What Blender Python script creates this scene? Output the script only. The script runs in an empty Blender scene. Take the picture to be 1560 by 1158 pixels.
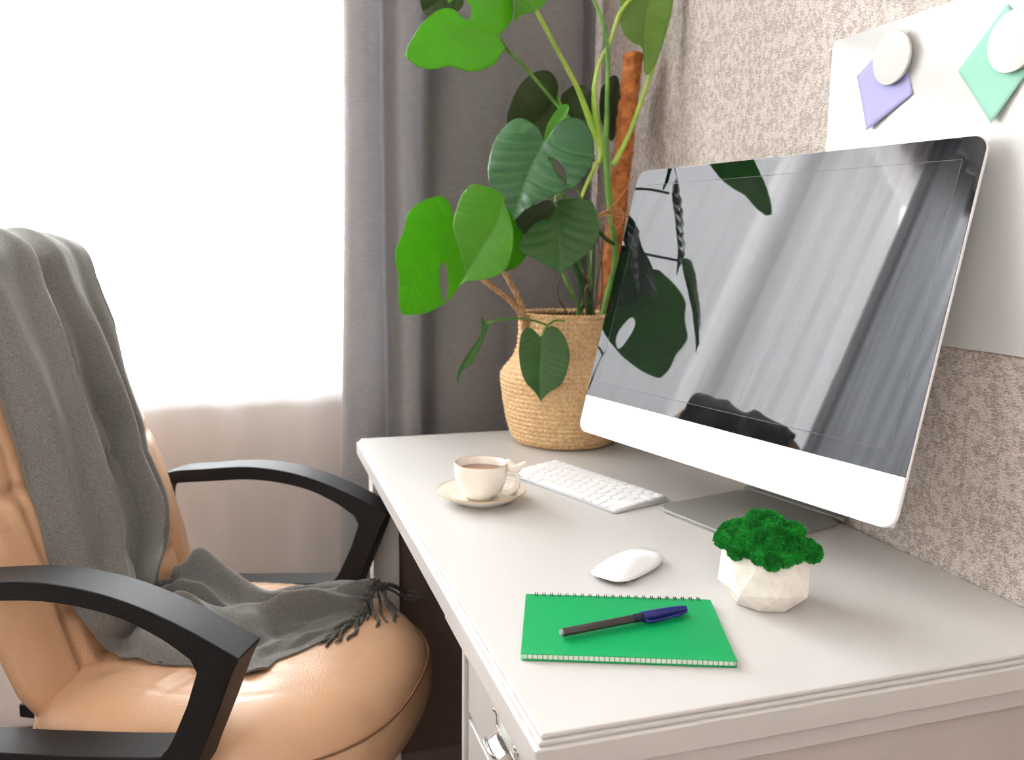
import bpy, bmesh, math, random
from mathutils import Vector, Matrix, noise, geometry
random.seed(7)
S = bpy.context.scene
COL = S.collection
PI = math.pi

# ------------------------------------------------------------------ camera, world, lights, exposure
# the desk top is z = 0, the floor z = -0.75; +y runs along the desk to the window, +x to the papered wall
CAM = Vector((0, 0, 0.40))
FPX, CX, CY = 1300.94, 780.0, 579.0
ROT = Matrix(((0.95435666, 0.03511011, -0.29659846),
              (-0.29843549, 0.15139082, -0.94234658),
              (0.01181639, 0.98785024, 0.15495894)))
cd = bpy.data.cameras.new('camera'); cam = bpy.data.objects.new('camera', cd); COL.objects.link(cam)
cam.matrix_world = Matrix.Translation(CAM) @ ROT.to_4x4()
cd.sensor_fit = 'HORIZONTAL'; cd.sensor_width = 36; cd.lens = FPX / 1560 * 36
cd.clip_start = 0.02
cd.dof.use_dof = True; cd.dof.focus_distance = 1.05; cd.dof.aperture_fstop = 6.3
S.camera = cam

w = bpy.data.worlds.new('sky'); S.world = w; w.use_nodes = True
w.node_tree.nodes['Background'].inputs[0].default_value = (0.88, 0.94, 1.0, 1)
w.node_tree.nodes['Background'].inputs[1].default_value = 9.0

def area(name, loc, target, sx, sy, power, color, portal=False):
    l = bpy.data.lights.new(name, 'AREA'); l.shape = 'RECTANGLE'; l.size = sx; l.size_y = sy
    l.energy = power; l.color = color
    o = bpy.data.objects.new(name, l); COL.objects.link(o); o.location = loc
    o.rotation_euler = (Vector(target) - Vector(loc)).to_track_quat('-Z', 'Y').to_euler()
    if portal: l.cycles.is_portal = True
    return o
area('window_daylight', (-1.4, 3.1, 1.1), (-0.2, 1.0, 0.0), 3.6, 2.2, 500, (0.985, 0.995, 1.0))
area('room_fill', (-1.3, -1.2, 1.45), (0.35, 1.1, 0.0), 1.6, 1.3, 14, (1.0, 0.985, 0.97))  # added soft fill from behind the camera, not a lamp of the room

vs = S.view_settings
S.display_settings.display_device = 'sRGB'
vs.view_transform = 'Standard'; vs.look = 'None'; vs.gamma = 1; vs.use_curve_mapping = False
vs.exposure = 0.45

# ------------------------------------------------------------------ helpers
def lin(c):
    return tuple((v / 12.92 if v <= 0.04045 else ((v + 0.055) / 1.055) ** 2.4) for v in c)
def hexc(r, g, b): return lin((r / 255, g / 255, b / 255)) + (1,)

def ray(px, py):
    return ROT @ Vector((px - CX, CY - py, -FPX))
def on_z(px, py, z=0.0):
    r = ray(px, py); return CAM + r * ((z - CAM.z) / r.z)
def on_x(px, py, x):
    r = ray(px, py); return CAM + r * (x / r.x)
def on_y(px, py, y):
    r = ray(px, py); return CAM + r * (y / r.y)
def on_plane(px, py, P, n):
    r = ray(px, py); return CAM + r * ((P - CAM).dot(n) / r.dot(n))

def link(name, me, mat=None, parent=None, smooth=True):
    o = bpy.data.objects.new(name, me); COL.objects.link(o)
    if mat and not me.materials: me.materials.append(mat)
    if smooth:
        for p in me.polygons: p.use_smooth = True
    if parent is not None:
        o.parent = parent
        m = Matrix.Translation(-parent.location) if parent.type == 'EMPTY' else Matrix.Identity(4)
        o.matrix_parent_inverse = m
    return o
def obj(name, bm, mat=None, parent=None, smooth=True, bevel=0, seg=2, sharp=None):
    bmesh.ops.recalc_face_normals(bm, faces=bm.faces)
    me = bpy.data.meshes.new(name); bm.to_mesh(me); bm.free()
    o = link(name, me, mat, parent, smooth)
    if smooth and sharp:
        me.set_sharp_from_angle(angle=math.radians(sharp))
    if bevel:
        b = o.modifiers.new('bevel', 'BEVEL'); b.width = bevel; b.segments = seg; b.limit_method = 'ANGLE'
        b.angle_limit = math.radians(40); b.harden_normals = True
        me.set_sharp_from_angle(angle=math.radians(35))
    return o
def empty(name, loc, label, cat, group=None):
    o = bpy.data.objects.new(name, None); COL.objects.link(o); o.location = loc; o.empty_display_size = .05
    return tag(o, label, cat, group)
def tag(o, label, cat, group=None):
    o['label'] = label; o['category'] = cat
    if group: o['group'] = group
    return o
def struct(o, label=None):
    o['kind'] = 'structure'
    if label: o['label'] = label
    return o

def box(bm, lo, hi, M=None):
    vs_ = [bm.verts.new((x, y, z)) for x in (lo[0], hi[0]) for y in (lo[1], hi[1]) for z in (lo[2], hi[2])]
    for f in ((0, 1, 3, 2), (4, 6, 7, 5), (0, 4, 5, 1), (2, 3, 7, 6), (0, 2, 6, 4), (1, 5, 7, 3)):
        bm.faces.new([vs_[i] for i in f])
    if M is not None:
        for v in vs_: v.co = M @ v.co
    return vs_
def new(): return bmesh.new()
def boxes(name, lst, mat, parent=None, bevel=.001, M=None):
    bm = new()
    for lo, hi in lst: box(bm, lo, hi, M)
    return obj(name, bm, mat, parent, bevel=bevel)
def prism(bm, pts, z0, z1, M=None):
    a = [bm.verts.new((p[0], p[1], z0)) for p in pts]; b = [bm.verts.new((p[0], p[1], z1)) for p in pts]
    n = len(pts)
    bm.faces.new(a[::-1]); bm.faces.new(b)
    for i in range(n): bm.faces.new((a[i], a[(i + 1) % n], b[(i + 1) % n], b[i]))
    if M is not None:
        for v in a + b: v.co = M @ v.co
def rrect(x0, y0, x1, y1, r, n=6):
    pts = []
    for cx, cy, a0 in ((x1 - r, y1 - r, 0), (x0 + r, y1 - r, 90), (x0 + r, y0 + r, 180), (x1 - r, y0 + r, 270)):
        for i in range(n + 1):
            a = math.radians(a0 + 90 * i / n); pts.append((cx + r * math.cos(a), cy + r * math.sin(a)))
    return pts
def catmull(P, n=8, closed=False):
    P = [Vector(p) for p in P]; out = []; m = len(P)
    rng = range(m) if closed else range(m - 1)
    for i in rng:
        if closed: a, b, c, d = P[(i - 1) % m], P[i], P[(i + 1) % m], P[(i + 2) % m]
        else: a, b, c, d = P[max(i - 1, 0)], P[i], P[i + 1], P[min(i + 2, m - 1)]
        for k in range(n):
            t = k / n
            out.append(.5 * ((2 * b) + (c - a) * t + (2 * a - 5 * b + 4 * c - d) * t * t + (3 * b - a - 3 * c + d) * t ** 3))
    if not closed: out.append(P[-1].copy())
    return out
def tube(bm, pts, radii, seg=10, cap=True, flat=1.0, up=None):
    n = len(pts); pts = [Vector(p) for p in pts]
    if not hasattr(radii, '__len__'): radii = [radii] * n
    elif len(radii) != n:
        rr = []
        for i in range(n):
            t = i / (n - 1) * (len(radii) - 1); k = min(int(t), len(radii) - 2); rr.append(radii[k] + (radii[k + 1] - radii[k]) * (t - k))
        radii = rr
    T0 = (pts[1] - pts[0]).normalized()
    N = Vector(up) if up else (Vector((0, 0, 1)) if abs(T0.z) < .9 else Vector((1, 0, 0)))
    rings = []
    for i, p in enumerate(pts):
        T = (pts[min(i + 1, n - 1)] - pts[max(i - 1, 0)])
        if T.length < 1e-9: T = T0
        T.normalize(); N = (N - T * N.dot(T))
        if N.length < 1e-6: N = T.orthogonal()
        N.normalize(); B = T.cross(N)
        rings.append([bm.verts.new(p + (N * math.cos(a) * flat + B * math.sin(a)) * radii[i]) for a in [2 * PI * k / seg for k in range(seg)]])
    for a, b in zip(rings, rings[1:]):
        for k in range(seg): bm.faces.new((a[k], a[(k + 1) % seg], b[(k + 1) % seg], b[k]))
    if cap: bm.faces.new(rings[0][::-1]); bm.faces.new(rings[-1])
def lathe(bm, prof, seg=48, c=(0, 0, 0), closed=False):
    rings = []
    for r, z in prof:
        if r < 1e-6: rings.append([bm.verts.new((c[0], c[1], c[2] + z))])
        else: rings.append([bm.verts.new((c[0] + r * math.cos(2 * PI * k / seg), c[1] + r * math.sin(2 * PI * k / seg), c[2] + z)) for k in range(seg)])
    for a, b in zip(rings, rings[1:]):
        for k in range(seg):
            k2 = (k + 1) % seg
            if len(a) == 1 and len(b) == 1: continue
            if len(a) == 1: bm.faces.new((a[0], b[k2], b[k]))
            elif len(b) == 1: bm.faces.new((a[k], a[k2], b[0]))
            else: bm.faces.new((a[k], a[k2], b[k2], b[k]))
def grid(bm, rows, close_u=False):
    vv = [[bm.verts.new(p) for p in r] for r in rows]
    for a, b in zip(vv, vv[1:]):
        n = len(a)
        for k in range(n if close_u else n - 1): bm.faces.new((a[k], a[(k + 1) % n], b[(k + 1) % n], b[k]))
    return vv
def sm(a, b, x):
    t = min(max((x - a) / (b - a), 0), 1); return t * t * (3 - 2 * t)
def interp(tab, x):
    if x <= tab[0][0]: return tab[0][1]
    for (a, b), (c, d) in zip(tab, tab[1:]):
        if x <= c: return b + (d - b) * (x - a) / (c - a)
    return tab[-1][1]

# ------------------------------------------------------------------ materials
def mat(name, color, rough=.5, metal=0, spec=.5, bump=None, var=None, coat=0, sheen=0, trans=0, bump_strength=.3):
    """bump = (scale, strength, detail), var = (scale, second colour, detail)"""
    m = bpy.data.materials.new(name); m.use_nodes = True; nt = m.node_tree; b = nt.nodes['Principled BSDF']
    b.inputs['Base Color'].default_value = color; b.inputs['Roughness'].default_value = rough
    b.inputs['Metallic'].default_value = metal; b.inputs['Specular IOR Level'].default_value = spec
    b.inputs['Coat Weight'].default_value = coat; b.inputs['Sheen Weight'].default_value = sheen
    tc = nt.nodes.new('ShaderNodeTexCoord')
    if var:
        n = nt.nodes.new('ShaderNodeTexNoise'); n.inputs['Scale'].default_value = var[0]; n.inputs['Detail'].default_value = var[2] if len(var) > 2 else 4
        nt.links.new(tc.outputs['Object'], n.inputs['Vector'])
        r = nt.nodes.new('ShaderNodeValToRGB'); r.color_ramp.elements[0].position = .38; r.color_ramp.elements[1].position = .62
        r.color_ramp.elements[0].color = color; r.color_ramp.elements[1].color = var[1]
        nt.links.new(n.outputs['Fac'], r.inputs[0]); nt.links.new(r.outputs[0], b.inputs['Base Color'])
    if bump:
        n = nt.nodes.new('ShaderNodeTexNoise'); n.inputs['Scale'].default_value = bump[0]; n.inputs['Detail'].default_value = bump[2] if len(bump) > 2 else 3
        nt.links.new(tc.outputs['Object'], n.inputs['Vector'])
        bn = nt.nodes.new('ShaderNodeBump'); bn.inputs['Strength'].default_value = bump[1]; bn.inputs['Distance'].default_value = .002
        nt.links.new(n.outputs['Fac'], bn.inputs['Height']); nt.links.new(bn.outputs[0], b.inputs['Normal'])
    return m
def nodes(m): return m.node_tree.nodes, m.node_tree.links, m.node_tree.nodes['Principled BSDF']

M_desk = mat('painted_desk', hexc(200, 197, 193), .36, spec=.5, bump=(6, .02))
M_deskpanel = mat('desk_panel_paint', hexc(192, 184, 177), .45)
M_white = mat('white_paint', hexc(232, 228, 224), .5)
M_wall_plain = mat('pale_wall_paint', hexc(243, 230, 221), .8)
M_floor = mat('brown_floor', hexc(92, 76, 66), .5, var=(3, hexc(76, 62, 54)))
M_chrome = mat('polished_nickel', (.8, .78, .75, 1), .12, 1)
M_alu = mat('aluminium', hexc(238, 238, 240), .38, .15, bump=(900, .02))
M_stand = mat('stand_aluminium', hexc(150, 151, 145), .34, .25)
M_plastic = mat('black_plastic', hexc(14, 14, 15), .5, spec=.32, bump=(1400, .35, 1))
M_key = mat('white_key_plastic', hexc(243, 243, 243), .35)
M_ceramic = mat('cream_glazed_ceramic', hexc(240, 232, 220), .16, coat=.4)
M_gilt = mat('worn_gold_rim', hexc(205, 165, 110), .35, .3)
M_tea = mat('black_tea', hexc(140, 66, 42), .06, spec=.35)
M_green = mat('green_cover', hexc(0, 152, 84), .5, bump=(500, .08), spec=.25)
M_paper = mat('paper', hexc(238, 244, 236), .8)
M_wire = mat('dark_wire', hexc(60, 45, 45), .3, .8)
M_barrel = mat('grey_pen_barrel', hexc(62, 54, 54), .35)
M_navy = mat('navy_pen_plastic', hexc(24, 30, 110), .25, spec=.5)
M_grip = mat('dark_navy_rubber', hexc(24, 24, 48), .4)
M_mouse = mat('glossy_white_shell', hexc(246, 246, 247), .1, coat=.6)
M_plaster = mat('white_plaster', hexc(240, 235, 226), .75, var=(60, hexc(228, 222, 212), 6), bump=(220, .25))
M_magnet = mat('white_magnet', hexc(206, 206, 200), .45, spec=.3)
M_purple = mat('lilac_paper', hexc(178, 176, 224), .8)
M_mint = mat('mint_paper', hexc(150, 206, 182), .8)
M_board = mat('glossy_whiteboard', hexc(206, 205, 202), .16, spec=.3)
M_rope = mat('twisted_seagrass_rope', hexc(205, 165, 118), .75, var=(160, hexc(165, 122, 80)))
M_twine = mat('jute_twine', hexc(190, 135, 85), .85)
M_soil = mat('dark_soil', hexc(50, 36, 28), .95, bump=(120, 1))
M_root = mat('brown_root', hexc(110, 78, 60), .8)

# wallpaper: mottled crackle in two warm greys with fine relief
def wallpaper():
    m = mat('crackled_wallpaper', hexc(190, 172, 158), .55); N, L, b = nodes(m)
    tc = N.new('ShaderNodeTexCoord')
    mp = N.new('ShaderNodeMapping'); mp.inputs['Scale'].default_value = (1, 1, .8); L.new(tc.outputs['Object'], mp.inputs[0])
    n1 = N.new('ShaderNodeTexNoise'); n1.inputs['Scale'].default_value = 115; n1.inputs['Detail'].default_value = 7; n1.inputs['Roughness'].default_value = .72
    n1.inputs['Distortion'].default_value = .4
    L.new(mp.outputs[0], n1.inputs['Vector'])
    wv = N.new('ShaderNodeTexWave'); wv.bands_direction = 'Z'; wv.inputs['Scale'].default_value = 95; wv.inputs['Distortion'].default_value = 14
    wv.inputs['Detail'].default_value = 3; wv.inputs['Detail Scale'].default_value = 1.2
    L.new(mp.outputs[0], wv.inputs['Vector'])
    r = N.new('ShaderNodeValToRGB'); r.color_ramp.elements[0].position = .45; r.color_ramp.elements[1].position = .55
    L.new(n1.outputs['Fac'], r.inputs[0])
    mul = N.new('ShaderNodeMath'); mul.operation = 'MULTIPLY_ADD'; mul.inputs[1].default_value = .55
    L.new(wv.outputs['Fac'], mul.inputs[0])
    mx = N.new('ShaderNodeMath'); mx.operation = 'MULTIPLY'; mx.inputs[1].default_value = .5; L.new(r.outputs[0], mx.inputs[0])
    L.new(mx.outputs[0], mul.inputs[2])
    n2 = N.new('ShaderNodeTexNoise'); n2.inputs['Scale'].default_value = 7; L.new(mp.outputs[0], n2.inputs['Vector'])
    c = N.new('ShaderNodeValToRGB'); c.color_ramp.elements[0].color = hexc(162, 148, 135); c.color_ramp.elements[1].color = hexc(222, 212, 204)
    c.color_ramp.elements[0].position = .1; c.color_ramp.elements[1].position = .9
    L.new(mul.outputs[0], c.inputs[0]); L.new(c.outputs[0], b.inputs['Base Color'])
    bn = N.new('ShaderNodeBump'); bn.inputs['Strength'].default_value = .35; bn.inputs['Distance'].default_value = .0015
    L.new(mul.outputs[0], bn.inputs['Height']); L.new(bn.outputs[0], b.inputs['Normal'])
    return m
M_wallpaper = wallpaper()

def leather():
    m = mat('tan_leather', hexc(202, 158, 120), .34, spec=.5); N, L, b = nodes(m)
    tc = N.new('ShaderNodeTexCoord')
    v = N.new('ShaderNodeTexVoronoi'); v.inputs['Scale'].default_value = 420; L.new(tc.outputs['Object'], v.inputs['Vector'])
    n = N.new('ShaderNodeTexNoise'); n.inputs['Scale'].default_value = 14; n.inputs['Detail'].default_value = 5; L.new(tc.outputs['Object'], n.inputs['Vector'])
    ad = N.new('ShaderNodeMath'); ad.operation = 'MULTIPLY_ADD'; ad.inputs[1].default_value = 2.2; L.new(n.outputs['Fac'], ad.inputs[0]); L.new(v.outputs['Distance'], ad.inputs[2])
    bn = N.new('ShaderNodeBump'); bn.inputs['Strength'].default_value = .22; bn.inputs['Distance'].default_value = .0015
    L.new(ad.outputs[0], bn.inputs['Height']); L.new(bn.outputs[0], b.inputs['Normal'])
    r = N.new('ShaderNodeValToRGB'); r.color_ramp.elements[0].color = hexc(204, 160, 122); r.color_ramp.elements[1].color = hexc(216, 174, 138)
    L.new(n.outputs['Fac'], r.inputs[0]); L.new(r.outputs[0], b.inputs['Base Color'])
    return m
M_leather = leather()
M_stitch = mat('brown_stitching', hexc(130, 88, 60), .6)

def fabric(name, c1, c2, scale, stretch=(1, 1, 1), rough=.9, sheen=.2, trans=0, bump=.5, tcol=None, fine=0):
    m = mat(name, c1, rough, sheen=sheen, spec=.2); N, L, b = nodes(m)
    tc = N.new('ShaderNodeTexCoord'); mp = N.new('ShaderNodeMapping'); mp.inputs['Scale'].default_value = stretch
    L.new(tc.outputs['Object'], mp.inputs[0])
    n = N.new('ShaderNodeTexNoise'); n.inputs['Scale'].default_value = scale; n.inputs['Detail'].default_value = 5; n.inputs['Roughness'].default_value = .7
    L.new(mp.outputs[0], n.inputs['Vector'])
    r = N.new('ShaderNodeValToRGB'); r.color_ramp.elements[0].color = c1; r.color_ramp.elements[1].color = c2
    r.color_ramp.elements[0].position = .35; r.color_ramp.elements[1].position = .68
    L.new(n.outputs['Fac'], r.inputs[0]); L.new(r.outputs[0], b.inputs['Base Color'])
    bn = N.new('ShaderNodeBump'); bn.inputs['Strength'].default_value = bump; bn.inputs['Distance'].default_value = .001
    L.new(n.outputs['Fac'], bn.inputs['Height']); L.new(bn.outputs[0], b.inputs['Normal'])
    if trans:
        t = N.new('ShaderNodeBsdfTranslucent'); t.inputs[0].default_value = tcol or c2
        mx = N.new('ShaderNodeMixShader'); mx.inputs[0].default_value = trans
        L.new(b.outputs[0], mx.inputs[1]); L.new(t.outputs[0], mx.inputs[2]); L.new(mx.outputs[0], N['Material Output'].inputs[0])
    return m
M_curtain = fabric('grey_linen_curtain', hexc(138, 134, 131), hexc(166, 162, 158), 90, (.6, .6, 2.4), trans=.42, tcol=hexc(190, 188, 194), bump=.4)
M_blanket = fabric('grey_wool', hexc(88, 87, 84), hexc(146, 143, 138), 620, sheen=.35, bump=.9)
M_tassel = fabric('grey_wool_fringe', hexc(62, 61, 58), hexc(104, 101, 96), 500)

def sheer():
    m = bpy.data.materials.new('white_voile'); m.use_nodes = True; N, L = m.node_tree.nodes, m.node_tree.links
    N.remove(N['Principled BSDF'])
    d = N.new('ShaderNodeBsdfDiffuse'); d.inputs[0].default_value = (.95, .93, .92, 1)
    t = N.new('ShaderNodeBsdfTranslucent'); t.inputs[0].default_value = (.88, .87, .87, 1)
    p = N.new('ShaderNodeBsdfTransparent')
    a = N.new('ShaderNodeMixShader'); a.inputs[0].default_value = .6; L.new(d.outputs[0], a.inputs[1]); L.new(t.outputs[0], a.inputs[2])
    b = N.new('ShaderNodeMixShader'); b.inputs[0].default_value = .38; L.new(a.outputs[0], b.inputs[1]); L.new(p.outputs[0], b.inputs[2])
    L.new(b.outputs[0], N['Material Output'].inputs[0]); return m
M_sheer = sheer()
def pane_mat():
    m = bpy.data.materials.new('window_glass'); m.use_nodes = True; N, L = m.node_tree.nodes, m.node_tree.links
    N.remove(N['Principled BSDF'])
    g = N.new('ShaderNodeBsdfGlossy'); g.inputs['Roughness'].default_value = .02; p = N.new('ShaderNodeBsdfTransparent')
    f = N.new('ShaderNodeFresnel'); f.inputs[0].default_value = 1.45
    a = N.new('ShaderNodeMixShader'); L.new(f.outputs[0], a.inputs[0]); L.new(p.outputs[0], a.inputs[1]); L.new(g.outputs[0], a.inputs[2])
    L.new(a.outputs[0], N['Material Output'].inputs[0]); return m
M_pane = pane_mat()

def leaf_mat(name, base, vein, trans_col, trans=.35, rough=.32):
    m = mat(name, base, rough, spec=.5); N, L, b = nodes(m)
    at = N.new('ShaderNodeAttribute'); at.attribute_name = 'vein'
    tc = N.new('ShaderNodeTexCoord'); n = N.new('ShaderNodeTexNoise'); n.inputs['Scale'].default_value = 26; L.new(tc.outputs['Object'], n.inputs['Vector'])
    r = N.new('ShaderNodeMix'); r.data_type = 'RGBA'; r.inputs[6].default_value = base; r.inputs[7].default_value = tuple(min(1, v * 1.45) for v in base[:3]) + (1,)
    L.new(n.outputs['Fac'], r.inputs[0])
    x = N.new('ShaderNodeMix'); x.data_type = 'RGBA'; x.inputs[7].default_value = vein; L.new(r.outputs[2], x.inputs[6]); L.new(at.outputs['Fac'], x.inputs[0])
    L.new(x.outputs[2], b.inputs['Base Color'])
    t = N.new('ShaderNodeBsdfTranslucent'); y = N.new('ShaderNodeMix'); y.data_type = 'RGBA'
    y.inputs[6].default_value = trans_col; y.inputs[7].default_value = tuple(v * .7 for v in trans_col[:3]) + (1,)
    L.new(n.outputs['Fac'], y.inputs[0]); z_ = N.new('ShaderNodeMix'); z_.data_type = 'RGBA'; z_.blend_type = 'MULTIPLY'
    sc_v = N.new('ShaderNodeMath'); sc_v.operation = 'MULTIPLY'; sc_v.inputs[1].default_value = 1.3; L.new(at.outputs['Fac'], sc_v.inputs[0]); L.new(sc_v.outputs[0], z_.inputs[0])
    L.new(y.outputs[2], z_.inputs[6]); z_.inputs[7].default_value = (.55, .5, .4, 1); L.new(z_.outputs[2], t.inputs[0])
    mx = N.new('ShaderNodeMixShader'); mx.inputs[0].default_value = trans
    L.new(b.outputs[0], mx.inputs[1]); L.new(t.outputs[0], mx.inputs[2]); L.new(mx.outputs[0], N['Material Output'].inputs[0])
    return m
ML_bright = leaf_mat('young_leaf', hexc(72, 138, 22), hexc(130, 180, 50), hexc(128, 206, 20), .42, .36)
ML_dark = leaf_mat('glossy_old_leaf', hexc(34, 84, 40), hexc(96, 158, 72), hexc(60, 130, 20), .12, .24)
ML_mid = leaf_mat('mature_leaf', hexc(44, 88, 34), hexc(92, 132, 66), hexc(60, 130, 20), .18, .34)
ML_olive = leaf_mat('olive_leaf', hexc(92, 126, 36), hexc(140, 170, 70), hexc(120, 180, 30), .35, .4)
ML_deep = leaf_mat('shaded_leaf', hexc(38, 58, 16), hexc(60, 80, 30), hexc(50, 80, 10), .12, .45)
M_petiole = mat('green_petiole', hexc(74, 128, 42), .4, var=(20, hexc(110, 160, 60)))
M_petiole_pale = mat('pale_petiole', hexc(140, 180, 60), .4, var=(16, hexc(176, 200, 84)))
M_petiole_dark = mat('dark_petiole', hexc(40, 82, 36), .4)
M_coir = mat('coir', hexc(204, 128, 68), .95, var=(55, hexc(160, 92, 48), 8), bump=(260, 1, 6))
M_seagrass = mat('seagrass_weave', hexc(230, 196, 148), .7, var=(160, hexc(208, 168, 120), 3), bump=(500, .5))
M_moss = mat('green_moss', hexc(0, 118, 30), .9, var=(70, hexc(18, 160, 44)))

def glass_screen(name, base):
    m = mat(name, base, .015, spec=.5, coat=0); N, L, b = nodes(m); b.inputs['IOR'].default_value = 1.75
    return m
M_screen = glass_screen('screen_glass', (.004, .005, .008, 1))
M_lcd = glass_screen('display_panel', (.014, .015, .018, 1))
M_lcdline = mat('display_border', (.06, .063, .068, 1), .2)

# ------------------------------------------------------------------ the room
WX = 0.8385            # papered wall
WY = 2.16              # window wall
FZ = -0.75
def slab(name, lo, hi, m, label=None):
    bm = new(); box(bm, lo, hi); return struct(obj(name, bm, m, None, smooth=False), label)
slab('floor', (-3.9, -2.2, FZ - .1), (WX + .12, WY + .15, FZ), M_floor, 'brown floor under the chair and the desk')
slab('wall_right', (WX, -2.2, FZ), (WX + .12, WY, 2.25), M_wallpaper, 'wall with warm grey crackled wallpaper behind the monitor')
slab('wall_left', (-3.9, -2.2, FZ), (-3.8, WY, 2.25), M_wall_plain)
slab('wall_back', (-3.8, -2.2, FZ), (WX, -2.1, 2.25), M_wall_plain)
slab('ceiling', (-3.9, -2.2, 2.25), (WX + .12, WY + .15, 2.35), M_white)
WIN = (-3.7, 0.30, 0.035, 2.05)   # opening x0 x1 z0 z1
bm = new()
box(bm, (-3.9, WY, FZ), (WIN[0], WY + .15, 2.25)); box(bm, (WIN[1], WY, FZ), (WX + .12, WY + .15, 2.25))
box(bm, (WIN[0], WY, FZ), (WIN[1], WY + .15, WIN[2])); box(bm, (WIN[0], WY, WIN[3]), (WIN[1], WY + .15, 2.25))
struct(obj('wall_window', bm, M_wall_plain, None, smooth=False), 'pale wall below the window seen through the sheer curtain')
bm = new(); fx0, fx1, fz0, fz1 = WIN; t = .05; yy = (WY + .06, WY + .12)
for lo, hi in (((fx0, yy[0], fz0), (fx1, yy[1], fz0 + t)), ((fx0, yy[0], fz1 - t), (fx1, yy[1], fz1)), ((fx0, yy[0], fz0 + t), (fx0 + t, yy[1], fz1 - t)),
               ((fx1 - t, yy[0], fz0 + t), (fx1, yy[1], fz1 - t)), ((-1.03, yy[0], fz0 + t), (-0.97, yy[1], fz1 - t))):
    box(bm, lo, hi)
wf = struct(obj('window_1', bm, M_white, None, bevel=.004), 'bright window behind the white sheer curtain')
for a, b in ((fx0 + t, -1.03), (-.97, fx1 - t)):
    bm = new(); box(bm, (a, WY + .085, fz0 + t), (b, WY + .089, fz1 - t)); obj('pane', bm, M_pane, wf, smooth=False)
slab('trim_1', (WIN[0] - .03, WY - .008, WIN[2] - .03), (WIN[1] + .03, WY + .06, WIN[2] - .002), M_white)

# sheer curtain, soft shallow folds
def drape(xs, yfun, z0, z1, nz=10):
    rows = []
    for j in range(nz + 1):
        z = z0 + (z1 - z0) * j / nz
        rows.append([Vector((x, yfun(x, z), z)) for x in xs])
    return rows
bm = new()
def sheer_y(x, z):
    a = .022 * math.sin(x * 31 + 1.3 * math.sin(x * 4.1)) + .012 * math.sin(x * 67 + 2)
    amp = .2 + .32 * sm(-.7, -1.3, x)
    return 2.125 + (a - .012) * amp + .003 * math.sin(z * 3 + x * 5)
grid(bm, drape([-3.78 + i * (.62 + 3.78) / 1000 for i in range(1001)], sheer_y, FZ + .01, 2.24, 6))
sh = obj('sheer_curtain', bm, M_sheer); tag(sh, 'white translucent sheer curtain across the bright window', 'curtain')

# grey curtain beside the window: (x, y) profile of its folds
bm = new()
prof = [(.212, 1.975), (.206, 1.955), (.215, 1.925), (.240, 1.900), (.262, 1.893), (.283, 1.905), (.300, 1.925), (.316, 1.905), (.335, 1.870), (.356, 1.862),
        (.374, 1.875), (.386, 1.915), (.392, 1.960), (.402, 1.975), (.418, 1.965), (.430, 1.93), (.452, 1.915), (.50, 1.905), (.56, 1.912), (.60, 1.925), (.65, 1.908), (.70, 1.90),
        (.745, 1.915), (.775, 1.945), (.795, 1.985), (.812, 1.96), (.828, 1.99)]
pp = catmull([(a, b, 0) for a, b in prof], 7)
rows = []
for j in range(41):
    z = FZ + .01 + (2.23 - FZ) * j / 40
    row = []
    for i, p in enumerate(pp):
        k = sm(.6, .2, p.x)
        x = p.x + .018 * k * (z - .1) * sm(.45, .2, p.x) + .006 * math.sin(z * 2.3 + i * .05)
        y = p.y + .008 * noise.noise(Vector((p.x * 6, z * 1.7, 2))) + .004 * math.sin(z * 1.5 + p.x * 20)
        row.append(Vector((min(x, .832), y, z)))
    rows.append(row)
grid(bm, rows)
cu = obj('grey_curtain', bm, M_curtain); s_ = cu.modifiers.new('s', 'SOLIDIFY'); s_.thickness = .0015
tag(cu, 'heavy grey linen curtain hanging in folds in the corner behind the desk', 'curtain')
# a pale grey drape drawn over the far part of the window (the photograph shows it in the monitor's reflection)
M_drape = fabric('pale_grey_drape', hexc(150, 148, 148), hexc(176, 174, 174), 90, (.6, .6, 2.4), trans=.45, tcol=hexc(176, 178, 182), bump=.3)
bm = new(); rows = []
for j in range(21):
    z = FZ + .01 + (2.23 - FZ) * j / 20; row = []
    for i in range(420):
        x = -1.74 - .004 * i
        edge = math.exp(-(i / 14) ** 2)
        y = 2.035 + .020 * math.sin(i * .16 + .8 * math.sin(i * .021)) + .008 * math.sin(i * .43) + .035 * edge * math.sin(i * .9) + .004 * noise.noise(Vector((i * .03, z * 2, 0)))
        row.append(Vector((x - .015 * math.sin(z * 1.3) * edge, y, z)))
    rows.append(row)
grid(bm, rows); tag(obj('pale_curtain', bm, M_drape), 'pale grey drape over the far part of the window, seen only mirrored in the screen', 'curtain')

# ------------------------------------------------------------------ desk
DX0, DX1, DY0, DY1 = .2228, .836, .6149, 1.7540
desk = empty('desk', ((DX0 + DX1) / 2, 1.18, FZ), 'long light grey painted desk with stepped edge against the papered wall', 'desk')
def topslab(name, ins, z0, z1, bev):
    bm = new(); box(bm, (DX0 - ins, DY0 - ins, z0), (DX1, DY1 + ins, z1)); return obj(name, bm, M_desk, desk, bevel=bev, seg=3)
topslab('desktop', 0, -.0045, 0, .0016)
topslab('desktop_step', .0035, -.0085, -.0046, .0012)
topslab('desktop_edge', .008, -.035, -.0086, .002)
boxes('desktop_batten', [((.245, DY0 + .02, -.0385), (DX1 - .002, DY1, -.0352))], M_deskpanel, desk)
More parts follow.
